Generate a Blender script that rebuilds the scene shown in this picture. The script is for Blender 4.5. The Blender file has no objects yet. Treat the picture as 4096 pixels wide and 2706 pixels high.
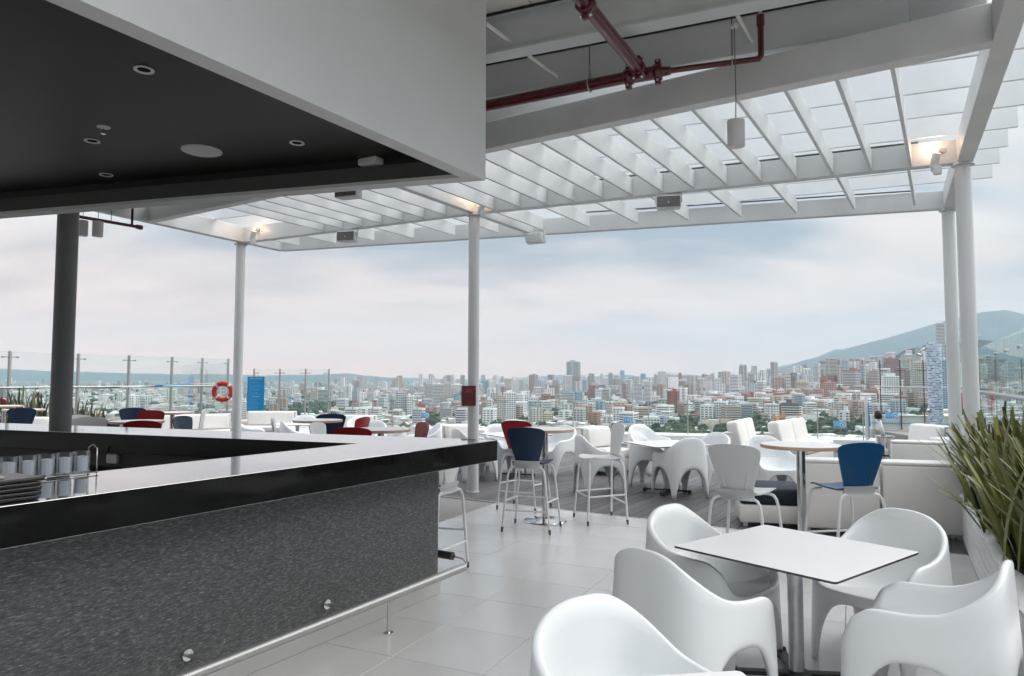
import bpy, bmesh, math, random
from mathutils import Vector, Matrix
R = math.radians
random.seed(7)
scene = bpy.context.scene
col = scene.collection

# ------------------------------------------------------------------ camera
EYE, FPX, PITCH, ROLL = 1.66, 2842.0, 3.33, 0.11
cam_d = bpy.data.cameras.new('camera')
cam_d.sensor_width = 36.0
cam_d.lens = 36.0 * FPX / 4096.0
cam_d.clip_start = 0.05
cam_d.clip_end = 60000.0
cam = bpy.data.objects.new('camera', cam_d)
col.objects.link(cam)
CAM_M = Matrix.Translation((0, 0, EYE)) @ Matrix.Rotation(R(90 + PITCH), 4, 'X') @ Matrix.Rotation(R(ROLL), 4, 'Z')
cam.matrix_world = CAM_M
scene.camera = cam

# ------------------------------------------------------------------ world (overcast, warm towards the left horizon)
SUN_AZ, SUN_EL = 78.0, 42.0          # azimuth measured clockwise from the viewing direction
EXPOSURE = 0.66
world = bpy.data.worlds.new('World')
scene.world = world
world.use_nodes = True
nt = world.node_tree
for n in list(nt.nodes):
    nt.nodes.remove(n)
def WN(t, **k):
    n = nt.nodes.new(t)
    for a, b in k.items():
        setattr(n, a, b)
    return n
def WL(a, b):
    nt.links.new(a, b)
def wmath(op, a, b=None, c=None, clamp=False):
    n = WN('ShaderNodeMath', operation=op)
    n.use_clamp = clamp
    for i, v in enumerate((a, b, c)):
        if v is None:
            continue
        if isinstance(v, (int, float)):
            n.inputs[i].default_value = v
        else:
            WL(v, n.inputs[i])
    return n.outputs[0]
def wramp(fac, stops):
    n = WN('ShaderNodeValToRGB')
    el = n.color_ramp.elements
    el[0].position, el[0].color = stops[0][0], (*stops[0][1], 1)
    el[1].position, el[1].color = stops[-1][0], (*stops[-1][1], 1)
    for p, c in stops[1:-1]:
        e = el.new(p)
        e.color = (*c, 1)
    WL(fac, n.inputs[0])
    return n.outputs[0]
def wmix(fac, a, b, blend='MIX'):
    n = WN('ShaderNodeMix', data_type='RGBA', blend_type=blend)
    if isinstance(fac, (int, float)):
        n.inputs[0].default_value = fac
    else:
        WL(fac, n.inputs[0])
    for i, v in ((6, a), (7, b)):
        if isinstance(v, tuple):
            n.inputs[i].default_value = (*v, 1)
        else:
            WL(v, n.inputs[i])
    return n.outputs[2]
w_out = WN('ShaderNodeOutputWorld')
w_bg = WN('ShaderNodeBackground')
w_tc = WN('ShaderNodeTexCoord')
w_sky = WN('ShaderNodeTexSky', sky_type='NISHITA')
w_sky.sun_disc = False
w_sky.sun_elevation = R(SUN_EL)
w_sky.sun_rotation = R(SUN_AZ)
w_sky.air_density = 1.2
w_sky.dust_density = 2.0
w_sep = WN('ShaderNodeSeparateXYZ')
WL(w_tc.outputs['Generated'], w_sep.inputs[0])
vx, vy, vz = w_sep.outputs
el_ = wmath('MAXIMUM', vz, 0.0)
den = wmath('ADD', el_, 0.20)
cx_ = wmath('DIVIDE', vx, den)
cy_ = wmath('DIVIDE', vy, den)
w_cmb = WN('ShaderNodeCombineXYZ')
WL(cx_, w_cmb.inputs[0])
WL(cy_, w_cmb.inputs[1])
def wnoise(scale, detail, rough, offs, dist=0.0):
    mp = WN('ShaderNodeMapping')
    mp.inputs['Location'].default_value = offs
    mp.inputs['Scale'].default_value = (0.8, 1.5, 1.0)
    WL(w_cmb.outputs[0], mp.inputs['Vector'])
    n = WN('ShaderNodeTexNoise')
    n.inputs['Scale'].default_value = scale
    n.inputs['Detail'].default_value = detail
    n.inputs['Roughness'].default_value = rough
    n.inputs['Distortion'].default_value = dist
    WL(mp.outputs[0], n.inputs['Vector'])
    return n.outputs['Fac']
n_big = wnoise(0.85, 3.0, 0.45, (3.1, 0.6, 0.0), 0.3)
n_mid = wnoise(2.0, 4.0, 0.45, (7.7, 2.3, 0.0), 0.4)
cl = wmath('ADD', wmath('MULTIPLY', n_big, 0.62), wmath('MULTIPLY', n_mid, 0.38))
cloud = wramp(cl, [(0.41, (0.34, 0.43, 0.51)), (0.47, (0.56, 0.61, 0.65)), (0.52, (0.76, 0.755, 0.75)), (0.60, (0.98, 0.93, 0.88))])
# pale band close to the horizon, rose on the left (towards the low sun), grey-white elsewhere
az = wmath('ADD', wmath('MULTIPLY', vx, -0.72), 0.42, clamp=True)
hor = wmix(az, (1.02, 0.80, 0.70), (1.80, 0.86, 0.52))
hfac = wmath('POWER', wmath('SUBTRACT', 1.0, wmath('MULTIPLY', el_, 4.2, clamp=True), clamp=True), 1.5)
cloud = wmix(hfac, cloud, hor)
# rosy lit cloud tops here and there
pk = wmath('MULTIPLY', wramp(n_mid, [(0.55, (0, 0, 0)), (0.68, (1, 1, 1))]), wmath('SUBTRACT', 1.0, wmath('MULTIPLY', el_, 2.6, clamp=True)))
cloud = wmix(wmath('MULTIPLY', pk, 0.55), cloud, (1.0, 0.74, 0.64))
# overcast skies brighten towards the zenith
zen = wmath('ADD', 1.0, wmath('ADD', wmath('MULTIPLY', el_, 0.25), wmath('MULTIPLY', wmath('POWER', el_, 2.6), 3.6)))
zc = WN('ShaderNodeCombineXYZ')
for i, k in enumerate((0.985, 1.0, 1.025)):
    WL(wmath('MULTIPLY', zen, k), zc.inputs[i])
cloud = wmix(1.0, cloud, zc.outputs[0], 'MULTIPLY')
sky_s = wmix(1.0, w_sky.outputs[0], (0.10, 0.10, 0.10), 'MULTIPLY')
skyc = wmix(0.92, sky_s, cloud)
WL(skyc, w_bg.inputs['Color'])
w_bg.inputs['Strength'].default_value = 0.57
WL(w_bg.outputs[0], w_out.inputs['Surface'])

# ------------------------------------------------------------------ sun (veiled)
sun_d = bpy.data.lights.new('sun', 'SUN')
sun_d.energy = 1.4
sun_d.angle = R(45)
sun_d.color = (1.0, 0.97, 0.93)
sun = bpy.data.objects.new('sun', sun_d)
col.objects.link(sun)
_sd = Vector((math.sin(R(SUN_AZ)) * math.cos(R(SUN_EL)), math.cos(R(SUN_AZ)) * math.cos(R(SUN_EL)), math.sin(R(SUN_EL))))
sun.rotation_euler = (-_sd).to_track_quat('-Z', 'Y').to_euler()
sun.location = (0, 0, 30)

vs = scene.view_settings
vs.view_transform = 'Standard'
vs.look = 'None'
vs.exposure = EXPOSURE
vs.gamma = 1.0
vs.use_curve_mapping = False
scene.render.engine = 'CYCLES'
cy = scene.cycles
cy.use_denoising = True
cy.use_adaptive_sampling = True
cy.adaptive_threshold = 0.03
world.cycles.sampling_method = 'MANUAL'
world.cycles.sample_map_resolution = 512
cy.max_bounces = 6
cy.diffuse_bounces = 4
cy.glossy_bounces = 3
cy.transmission_bounces = 6
cy.transparent_max_bounces = 24
cy.volume_bounces = 1
cy.caustics_reflective = False
cy.caustics_refractive = False
cy.sample_clamp_indirect = 4.0

# ------------------------------------------------------------------ photo pixel -> point at a known height / depth
def ray(px, py):
    v = Vector(((px - 2048) / FPX, -(py - 1353) / FPX, -1.0))
    return CAM_M.to_3x3() @ v
def at(px, py, z):
    r = ray(px, py)
    t = (z - EYE) / r.z
    return Vector((r.x * t, r.y * t, z))
def aty(px, py, y):
    r = ray(px, py)
    t = y / r.y
    return Vector((r.x * t, y, EYE + r.z * t))
def yv(yaw):                              # unit vector of a yaw (clockwise from the view direction)
    return Vector((math.sin(R(yaw)), math.cos(R(yaw)), 0))
def isect(p, yp, q, yq):
    d, e = yv(yp), yv(yq)
    den = d.x * e.y - d.y * e.x
    t = ((q.x - p.x) * e.y - (q.y - p.y) * e.x) / den
    return Vector((p.x + d.x * t, p.y + d.y * t, 0))

# ------------------------------------------------------------------ mesh builder
class MB:
    def __init__(s):
        s.v, s.f, s.mi = [], [], []
    def add(s, vs_, fs, mi=0):
        o = len(s.v)
        s.v += [tuple(p) for p in vs_]
        s.f += [tuple(i + o for i in f) for f in fs]
        s.mi += [mi] * len(fs)
        return s
    def box(s, c, d, yaw=0, mi=0, tilt=None):
        hx, hy, hz = d[0] / 2, d[1] / 2, d[2] / 2
        m = Matrix.Rotation(-R(yaw), 3, 'Z')
        if tilt is not None:
            m = m @ tilt
        c = Vector(c)
        p = [c + m @ Vector((x * hx, y * hy, z * hz)) for z in (-1, 1) for y in (-1, 1) for x in (-1, 1)]
        return s.add(p, [(0, 2, 3, 1), (4, 5, 7, 6), (0, 1, 5, 4), (2, 6, 7, 3), (0, 4, 6, 2), (1, 3, 7, 5)], mi)
    def bar(s, a, b, w, h, mi=0, up=(0, 0, 1)):       # box bar from a to b, w wide (sideways), h high
        a, b = Vector(a), Vector(b)
        d = (b - a).normalized()
        u = Vector(up)
        sd = d.cross(u)
        if sd.length < 1e-4:
            sd = d.cross(Vector((0, 1, 0)))
        sd.normalize()
        u = sd.cross(d)
        p = []
        for q in (a, b):
            for sx, sz in ((-1, -1), (1, -1), (1, 1), (-1, 1)):
                p.append(q + sd * (sx * w / 2) + u * (sz * h / 2))
        return s.add(p, [(3, 2, 1, 0), (4, 5, 6, 7), (0, 1, 5, 4), (1, 2, 6, 5), (2, 3, 7, 6), (3, 0, 4, 7)], mi)
    def prism(s, poly, z0, z1, mi=0, mtop=None):
        n = len(poly)
        ar = sum(poly[i][0] * poly[(i + 1) % n][1] - poly[(i + 1) % n][0] * poly[i][1] for i in range(n))
        if ar < 0:
            poly = list(reversed(poly))
        o = len(s.v)
        s.v += [(p[0], p[1], z0) for p in poly] + [(p[0], p[1], z1) for p in poly]
        s.f.append(tuple(o + i for i in reversed(range(n))))
        s.f.append(tuple(o + n + i for i in range(n)))
        s.mi += [mi, mi if mtop is None else mtop]
        for i in range(n):
            j = (i + 1) % n
            s.f.append((o + i, o + j, o + n + j, o + n + i))
            s.mi.append(mi)
        return s
    def tube(s, pts, r, n=10, mi=0, cap=True):
        pts = [Vector(p) for p in pts]
        rs = r if isinstance(r, (list, tuple)) else [r] * len(pts)
        ring = []
        prev = None
        for i, p in enumerate(pts):
            d = ((pts[i + 1] - p) if i == 0 else (p - pts[i - 1]) if i == len(pts) - 1 else (pts[i + 1] - p).normalized() + (p - pts[i - 1]).normalized())
            if d.length < 1e-9:
                d = Vector((0, 0, 1))
            d.normalize()
            if prev is None:
                a = d.cross(Vector((0, 0, 1)))
                if a.length < 1e-3:
                    a = d.cross(Vector((0, 1, 0)))
            else:
                a = prev - d * prev.dot(d)
            a.normalize()
            prev = a
            b = d.cross(a)
            ring.append([p + (a * math.cos(2 * math.pi * k / n) + b * math.sin(2 * math.pi * k / n)) * rs[i] for k in range(n)])
        o = len(s.v)
        for rg in ring:
            s.v += [tuple(q) for q in rg]
        for i in range(len(ring) - 1):
            for k in range(n):
                k2 = (k + 1) % n
                s.f.append((o + i * n + k, o + i * n + k2, o + (i + 1) * n + k2, o + (i + 1) * n + k))
                s.mi.append(mi)
        if cap:
            s.f.append(tuple(o + k for k in reversed(range(n))))
            s.f.append(tuple(o + (len(ring) - 1) * n + k for k in range(n)))
            s.mi += [mi, mi]
        return s
    def lathe(s, prof, n=32, c=(0, 0, 0), mi=0, mis=None):
        o = len(s.v)
        for r, z in prof:
            for k in range(n):
                a = 2 * math.pi * k / n
                s.v.append((c[0] + r * math.cos(a), c[1] + r * math.sin(a), c[2] + z))
        for i in range(len(prof) - 1):
            for k in range(n):
                k2 = (k + 1) % n
                s.f.append((o + i * n + k, o + i * n + k2, o + (i + 1) * n + k2, o + (i + 1) * n + k))
                s.mi.append(mis[i] if mis else mi)
        s.f.append(tuple(o + k for k in reversed(range(n))))
        s.mi.append(mis[0] if mis else mi)
        s.f.append(tuple(o + (len(prof) - 1) * n + k for k in range(n)))
        s.mi.append(mis[-1] if mis else mi)
        return s
    def grid(s, rows, mi=0, close=False):
        o = len(s.v)
        m = len(rows[0])
        for r_ in rows:
            s.v += [tuple(p) for p in r_]
        for i in range(len(rows) - 1):
            for k in range(m if close else m - 1):
                k2 = (k + 1) % m
                s.f.append((o + i * m + k, o + i * m + k2, o + (i + 1) * m + k2, o + (i + 1) * m + k))
                s.mi.append(mi)
        return s
    def torus(s, c, R0, r, ax=(0, 0, 1), n=40, m=12, mi=0, mfun=None):
        ax = Vector(ax).normalized()
        a = ax.cross(Vector((0, 0, 1)))
        if a.length < 1e-3:
            a = Vector((1, 0, 0))
        a.normalize()
        b = ax.cross(a)
        c = Vector(c)
        o = len(s.v)
        for i in range(n):
            t = 2 * math.pi * i / n
            d = a * math.cos(t) + b * math.sin(t)
            for k in range(m):
                u = 2 * math.pi * k / m
                s.v.append(tuple(c + d * (R0 + r * math.cos(u)) + ax * (r * math.sin(u))))
        for i in range(n):
            for k in range(m):
                s.f.append((o + i * m + k, o + i * m + (k + 1) % m, o + ((i + 1) % n) * m + (k + 1) % m, o + ((i + 1) % n) * m + k))
                s.mi.append(mfun(i) if mfun else mi)
        return s
    def mesh(s, name, mats, smooth=False, bevel=0.0, seg=2, auto=None):
        me = bpy.data.meshes.new(name)
        me.from_pydata(s.v, [], s.f)
        if not isinstance(mats, (list, tuple)):
            mats = [mats]
        for m in mats:
            me.materials.append(m)
        if len(mats) > 1:
            me.polygons.foreach_set('material_index', s.mi)
        if bevel > 0:
            bm = bmesh.new()
            bm.from_mesh(me)
            bmesh.ops.remove_doubles(bm, verts=bm.verts, dist=1e-5)
            ed = [e for e in bm.edges if len(e.link_faces) == 2 and e.calc_face_angle(0) > 0.6]
            bmesh.ops.bevel(bm, geom=ed, offset=bevel, segments=seg, profile=0.5, affect='EDGES', clamp_overlap=True)
            bm.to_mesh(me)
            bm.free()
        if smooth:
            me.polygons.foreach_set('use_smooth', [True] * len(me.polygons))
            if auto is not None:
                bm = bmesh.new()
                bm.from_mesh(me)
                for e in bm.edges:
                    if len(e.link_faces) == 2 and e.calc_face_angle(0) > auto:
                        e.smooth = False
                bm.to_mesh(me)
                bm.free()
        me.update()
        return me
    def build(s, name, mats, parent=None, loc=(0, 0, 0), yaw=0, **k):
        return link(name, s.mesh(name, mats, **k), parent, loc, yaw)
def link(name, me, parent=None, loc=(0, 0, 0), yaw=0, scale=None):
    o = bpy.data.objects.new(name, me)
    col.objects.link(o)
    o.parent = parent
    o.location = loc
    if yaw:
        o.rotation_euler = (0, 0, -R(yaw))
    if scale is not None:
        o.scale = scale
    return o
def tag(o, label=None, cat=None, group=None, kind=None):
    if label:
        o['label'] = label
    if cat:
        o['category'] = cat
    if group:
        o['group'] = group
    if kind:
        o['kind'] = kind
    return o
def thing(name, label, cat, loc=(0, 0, 0), yaw=0, group=None):
    o = bpy.data.objects.new(name, None)
    o.empty_display_size = 0.2
    col.objects.link(o)
    o.location = loc
    o.rotation_euler = (0, 0, -R(yaw))
    return tag(o, label, cat, group)
def copy_tree(o, parent=None):
    c = o.copy()
    col.objects.link(c)
    c.parent = parent
    for ch in o.children:
        copy_tree(ch, c)
    return c
def text_mesh(s, size, mat, align='CENTER'):
    cu = bpy.data.curves.new('lettering', 'FONT')
    cu.body = s
    cu.size = size
    cu.align_x = align
    cu.extrude = 0.0
    cu.resolution_u = 2
    ob = bpy.data.objects.new('lettering', cu)
    col.objects.link(ob)
    bpy.context.view_layer.update()
    dg = bpy.context.evaluated_depsgraph_get()
    me = bpy.data.meshes.new_from_object(ob.evaluated_get(dg))
    bpy.data.objects.remove(ob)
    me.materials.clear()
    me.materials.append(mat)
    return me

# ------------------------------------------------------------------ materials
def mat(name, base, rough=0.5, metal=0.0, spec=0.5, ior=None, coat=0.0, noise=None, bump=None, rnoise=None, sub=0.0, obj_rand=0.0):
    """noise=(scale, amount, stretch): mottles the base colour; bump=(scale, strength, stretch)"""
    m = bpy.data.materials.new(name)
    m.use_nodes = True
    t = m.node_tree
    b = t.nodes['Principled BSDF']
    b.inputs['Base Color'].default_value = (*base, 1)
    b.inputs['Roughness'].default_value = rough
    b.inputs['Metallic'].default_value = metal
    b.inputs['Specular IOR Level'].default_value = spec
    if ior:
        b.inputs['IOR'].default_value = ior
    b.inputs['Coat Weight'].default_value = coat
    if coat:
        b.inputs['Coat Roughness'].default_value = 0.04
    tc = t.nodes.new('ShaderNodeTexCoord')
    def nz(scale, stretch, detail=4.0):
        mp = t.nodes.new('ShaderNodeMapping')
        mp.inputs['Scale'].default_value = stretch
        t.links.new(tc.outputs['Object'], mp.inputs[0])
        n = t.nodes.new('ShaderNodeTexNoise')
        n.inputs['Scale'].default_value = scale
        n.inputs['Detail'].default_value = detail
        t.links.new(mp.outputs[0], n.inputs['Vector'])
        return n.outputs['Fac']
    csrc = None
    if noise:
        f = nz(noise[0], noise[2] if len(noise) > 2 else (1, 1, 1))
        mr = t.nodes.new('ShaderNodeMapRange')
        mr.inputs[1].default_value, mr.inputs[2].default_value = 0.3, 0.7
        mr.inputs[3].default_value, mr.inputs[4].default_value = 1 - noise[1], 1 + noise[1]
        t.links.new(f, mr.inputs[0])
        mx = t.nodes.new('ShaderNodeMix')
        mx.data_type, mx.blend_type = 'RGBA', 'MULTIPLY'
        mx.inputs[0].default_value = 1.0
        mx.inputs[6].default_value = (*base, 1)
        t.links.new(mr.outputs[0], mx.inputs[7])
        csrc = mx.outputs[2]
    if obj_rand:
        oi = t.nodes.new('ShaderNodeObjectInfo')
        mr = t.nodes.new('ShaderNodeMapRange')
        mr.inputs[3].default_value, mr.inputs[4].default_value = 1 - obj_rand, 1 + obj_rand
        t.links.new(oi.outputs['Random'], mr.inputs[0])
        mx = t.nodes.new('ShaderNodeMix')
        mx.data_type, mx.blend_type = 'RGBA', 'MULTIPLY'
        mx.inputs[0].default_value = 1.0
        if csrc is None:
            mx.inputs[6].default_value = (*base, 1)
        else:
            t.links.new(csrc, mx.inputs[6])
        t.links.new(mr.outputs[0], mx.inputs[7])
        csrc = mx.outputs[2]
    if csrc is not None:
        t.links.new(csrc, b.inputs['Base Color'])
    if rnoise:
        f = nz(rnoise[0], (1, 1, 1))
        mr = t.nodes.new('ShaderNodeMapRange')
        mr.inputs[1].default_value, mr.inputs[2].default_value = 0.3, 0.7
        mr.inputs[3].default_value, mr.inputs[4].default_value = rough - rnoise[1], rough + rnoise[1]
        t.links.new(f, mr.inputs[0])
        t.links.new(mr.outputs[0], b.inputs['Roughness'])
    if bump:
        f = nz(bump[0], bump[2] if len(bump) > 2 else (1, 1, 1), 6.0)
        bp = t.nodes.new('ShaderNodeBump')
        bp.inputs['Strength'].default_value = bump[1]
        bp.inputs['Distance'].default_value = 0.01
        t.links.new(f, bp.inputs['Height'])
        t.links.new(bp.outputs[0], b.inputs['Normal'])
    return m
def glass_mat(name, tint, refl=1.0):
    m = bpy.data.materials.new(name)
    m.use_nodes = True
    t = m.node_tree
    for n in list(t.nodes):
        t.nodes.remove(n)
    o = t.nodes.new('ShaderNodeOutputMaterial')
    tr = t.nodes.new('ShaderNodeBsdfTransparent')
    tr.inputs[0].default_value = (*tint, 1)
    gl = t.nodes.new('ShaderNodeBsdfGlossy')
    gl.inputs['Roughness'].default_value = 0.01
    gl.inputs['Color'].default_value = (0.9, 0.95, 0.95, 1)
    fr = t.nodes.new('ShaderNodeFresnel')
    fr.inputs[0].default_value = 1.5
    mx = t.nodes.new('ShaderNodeMixShader')
    mu = t.nodes.new('ShaderNodeMath')
    mu.operation = 'MULTIPLY'
    mu.inputs[1].default_value = refl
    t.links.new(fr.outputs[0], mu.inputs[0])
    t.links.new(mu.outputs[0], mx.inputs[0])
    t.links.new(tr.outputs[0], mx.inputs[1])
    t.links.new(gl.outputs[0], mx.inputs[2])
    t.links.new(mx.outputs[0], o.inputs[0])
    return m
def emit_mat(name, c, s):
    m = bpy.data.materials.new(name)
    m.use_nodes = True
    b = m.node_tree.nodes['Principled BSDF']
    b.inputs['Base Color'].default_value = (*c, 1)
    b.inputs['Emission Color'].default_value = (*c, 1)
    b.inputs['Emission Strength'].default_value = s
    return m
M = {}
M['white_paint'] = mat('white_paint', (0.79, 0.79, 0.775), 0.42, noise=(1.3, 0.05), bump=(60, 0.03))
M['white_wall'] = mat('white_wall', (0.74, 0.74, 0.73), 0.6, noise=(0.8, 0.04), bump=(90, 0.05))
M['white_steel'] = mat('white_steel', (0.62, 0.635, 0.64), 0.38, noise=(2.0, 0.06, (1, 1, 0.35)), bump=(45, 0.03))
M['fin_paint'] = mat('fin_paint', (0.80, 0.825, 0.835), 0.45, noise=(2.4, 0.04))
M['grey_steel'] = mat('grey_steel', (0.66, 0.66, 0.655), 0.42, noise=(2.0, 0.07), bump=(45, 0.03))
M['rafter_paint'] = mat('rafter_paint', (0.66, 0.68, 0.69), 0.4, noise=(2.4, 0.05), obj_rand=0.03)
M['plastic'] = mat('plastic', (0.775, 0.795, 0.805), 0.34, noise=(2.5, 0.02), bump=(220, 0.02))
M['plastic_grey'] = mat('plastic_grey', (0.60, 0.61, 0.61), 0.4, noise=(3, 0.03), bump=(240, 0.03))
M['plastic_white'] = mat('plastic_white', (0.74, 0.74, 0.725), 0.38, noise=(3, 0.03), bump=(240, 0.03))
M['plastic_navy'] = mat('plastic_navy', (0.006, 0.022, 0.062), 0.36, noise=(3, 0.06), bump=(240, 0.04))
M['plastic_blue'] = mat('plastic_blue', (0.004, 0.062, 0.165), 0.38, noise=(3, 0.06), bump=(240, 0.04))
M['plastic_red'] = mat('plastic_red', (0.30, 0.006, 0.010), 0.36, noise=(3, 0.06), bump=(240, 0.04))
M['band_grey'] = mat('band_grey', (0.50, 0.51, 0.51), 0.34, 0.25)
M['tube_white'] = mat('tube_white', (0.72, 0.74, 0.75), 0.35)
M['rubber'] = mat('rubber', (0.09, 0.09, 0.095), 0.7)
M['chrome'] = mat('chrome', (0.62, 0.61, 0.60), 0.10, 1.0, rnoise=(8, 0.03))
M['steel'] = mat('steel', (0.44, 0.44, 0.435), 0.46, 0.9, noise=(20, 0.05))
M['alu'] = mat('alu', (0.55, 0.56, 0.57), 0.38, 0.85, noise=(14, 0.10), rnoise=(10, 0.08))
M['dark_steel'] = mat('dark_steel', (0.10, 0.095, 0.09), 0.35, 0.8)
M['laminate'] = mat('laminate', (0.76, 0.76, 0.77), 0.34, noise=(2, 0.012))
M['laminate_edge'] = mat('laminate_edge', (0.035, 0.03, 0.03), 0.4)
M['table_white'] = mat('table_white', (0.80, 0.78, 0.765), 0.3, noise=(3, 0.02))
M['table_edge'] = mat('table_edge', (0.52, 0.36, 0.26), 0.5, noise=(6, 0.12, (1, 1, 8)))
M['black_iron'] = mat('black_iron', (0.012, 0.012, 0.013), 0.45)
M['granite'] = mat('granite', (0.010, 0.010, 0.011), 0.03, ior=3.3, coat=1.0, noise=(260, 0.5))
M['fascia'] = mat('fascia', (0.008, 0.008, 0.008), 0.06, spec=0.16, noise=(200, 0.4))
M['plinth'] = mat('plinth', (0.55, 0.54, 0.53), 0.4, noise=(1.5, 0.05))
M['black_ceiling'] = mat('black_ceiling', (0.024, 0.0195, 0.018), 0.45, spec=0.4, noise=(0.9, 0.25))
M['reveal'] = mat('reveal', (0.085, 0.088, 0.082), 0.6)
M['pipe_red'] = mat('pipe_red', (0.085, 0.002, 0.007), 0.22, noise=(3, 0.12), coat=0.4)
M['ring_red'] = mat('ring_red', (0.42, 0.010, 0.007), 0.45, noise=(5, 0.08))
M['box_red'] = mat('box_red', (0.10, 0.001, 0.003), 0.28)
M['grey_tape'] = mat('grey_tape', (0.45, 0.44, 0.43), 0.6)
M['rope'] = mat('rope', (0.72, 0.72, 0.70), 0.8)
M['leather'] = mat('leather', (0.74, 0.72, 0.695), 0.48, noise=(2.2, 0.04), bump=(70, 0.10))
M['navy_cloth'] = mat('navy_cloth', (0.006, 0.010, 0.022), 0.7, bump=(150, 0.15))
M['speaker_grille'] = mat('speaker_grille', (0.16, 0.16, 0.155), 0.7, bump=(500, 0.4))
M['speaker_white'] = mat('speaker_white', (0.68, 0.69, 0.69), 0.45)
M['pendant'] = mat('pendant', (0.62, 0.61, 0.60), 0.5, noise=(3, 0.04))
M['cable'] = mat('cable', (0.10, 0.10, 0.10), 0.6)
M['roof_panel'] = mat('roof_panel', (0.86, 0.83, 0.79), 0.42, noise=(1.0, 0.06), obj_rand=0.03)
M['soil'] = mat('soil', (0.035, 0.028, 0.022), 0.95, noise=(30, 0.5), bump=(40, 0.9))
M['sign_blue'] = mat('sign_blue', (0.0, 0.20, 0.46), 0.35)
M['sign_light'] = mat('sign_light', (0.055, 0.36, 0.70), 0.35)
M['sign_line'] = mat('sign_line', (0.10, 0.36, 0.60), 0.5)
M['sign_white'] = mat('sign_white', (0.82, 0.84, 0.85), 0.5)
M['ink_red'] = mat('ink_red', (0.50, 0.14, 0.17), 0.5)
M['ink_dark_red'] = mat('ink_dark_red', (0.20, 0.004, 0.008), 0.4)
M['glass'] = glass_mat('glass', (0.955, 0.985, 0.98), 0.35)
M['glass_edge'] = mat('glass_edge', (0.25, 0.38, 0.35), 0.2)
M['drink_glass'] = glass_mat('drink_glass', (0.985, 0.99, 1.0), 0.6)
M['packets'] = mat('packets', (0.86, 0.89, 0.95), 0.5, noise=(60, 0.10, (6, 6, 0.3)))
M['coping'] = mat('coping', (0.76, 0.76, 0.75), 0.5, noise=(1.5, 0.04))
M['beige_stone'] = mat('beige_stone', (0.52, 0.46, 0.41), 0.6, noise=(2, 0.1))
M['water'] = mat('water', (0.42, 0.66, 0.74), 0.06, ior=1.33, bump=(6, 0.25))
M['menu_black'] = mat('menu_black', (0.012, 0.012, 0.013), 0.30, bump=(80, 0.1))
M['paper'] = mat('paper', (0.72, 0.66, 0.58), 0.8)
M['lamp_on'] = emit_mat('lamp_on', (1.0, 0.42, 0.12), 6.0)
M['lens_dark'] = mat('lens_dark', (0.006, 0.006, 0.006), 0.7, spec=0.1)
M['glass_clear'] = glass_mat('glass_clear', (0.86, 0.925, 0.915), 0.40)
# ------------------------------------------------------------------ special materials
def nodes_of(m):
    t = m.node_tree
    return t, t.nodes['Principled BSDF']
def nmath(t, op, a, b=None, clamp=False):
    n = t.nodes.new('ShaderNodeMath')
    n.operation = op
    n.use_clamp = clamp
    for i, v in enumerate((a, b)):
        if v is None:
            continue
        if isinstance(v, (int, float)):
            n.inputs[i].default_value = v
        else:
            t.links.new(v, n.inputs[i])
    return n.outputs[0]
def nramp(t, fac, stops):
    n = t.nodes.new('ShaderNodeValToRGB')
    el = n.color_ramp.elements
    el[0].position, el[0].color = stops[0][0], (*stops[0][1], 1)
    el[1].position, el[1].color = stops[-1][0], (*stops[-1][1], 1)
    for p, c in stops[1:-1]:
        e = el.new(p)
        e.color = (*c, 1)
    t.links.new(fac, n.inputs[0])
    return n.outputs[0]
def nnoise(t, scale, detail, stretch=(1, 1, 1), coord='Object', rough=0.5, vec=None):
    if vec is None:
        tc = t.nodes.new('ShaderNodeTexCoord')
        vec = tc.outputs[coord]
    mp = t.nodes.new('ShaderNodeMapping')
    mp.inputs['Scale'].default_value = stretch
    t.links.new(vec, mp.inputs[0])
    n = t.nodes.new('ShaderNodeTexNoise')
    n.inputs['Scale'].default_value = scale
    n.inputs['Detail'].default_value = detail
    n.inputs['Roughness'].default_value = rough
    t.links.new(mp.outputs[0], n.inputs['Vector'])
    return n.outputs['Fac']
def nmix(t, fac, a, b, blend='MIX'):
    n = t.nodes.new('ShaderNodeMix')
    n.data_type, n.blend_type = 'RGBA', blend
    if isinstance(fac, (int, float)):
        n.inputs[0].default_value = fac
    else:
        t.links.new(fac, n.inputs[0])
    for i, v in ((6, a), (7, b)):
        if isinstance(v, tuple):
            n.inputs[i].default_value = (*v, 1)
        else:
            t.links.new(v, n.inputs[i])
    return n.outputs[2]
def nbump(t, h, strength, dist=0.01):
    b = t.nodes.new('ShaderNodeBump')
    b.inputs['Strength'].default_value = strength
    b.inputs['Distance'].default_value = dist
    t.links.new(h, b.inputs['Height'])
    return b.outputs[0]
# bar front: dark fibrous laminate with pale flecks running along the bar
m = M['bar_panel'] = mat('bar_panel', (0.05, 0.055, 0.058), 0.42)
t, b = nodes_of(m)
f1 = nnoise(t, 110, 6, (0.26, 1, 1.0), rough=0.8)
f2 = nnoise(t, 120, 4, (0.22, 1, 1.3), rough=0.65)
c1 = nramp(t, f1, [(0.34, (0.028, 0.0285, 0.029)), (0.52, (0.082, 0.085, 0.086)), (0.68, (0.19, 0.196, 0.20))])
c2 = nramp(t, f2, [(0.575, (0, 0, 0)), (0.68, (1, 1, 1))])
t.links.new(nmix(t, c2, c1, (0.30, 0.31, 0.315)), b.inputs['Base Color'])
t.links.new(nbump(t, f1, 0.15), b.inputs['Normal'])
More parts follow.
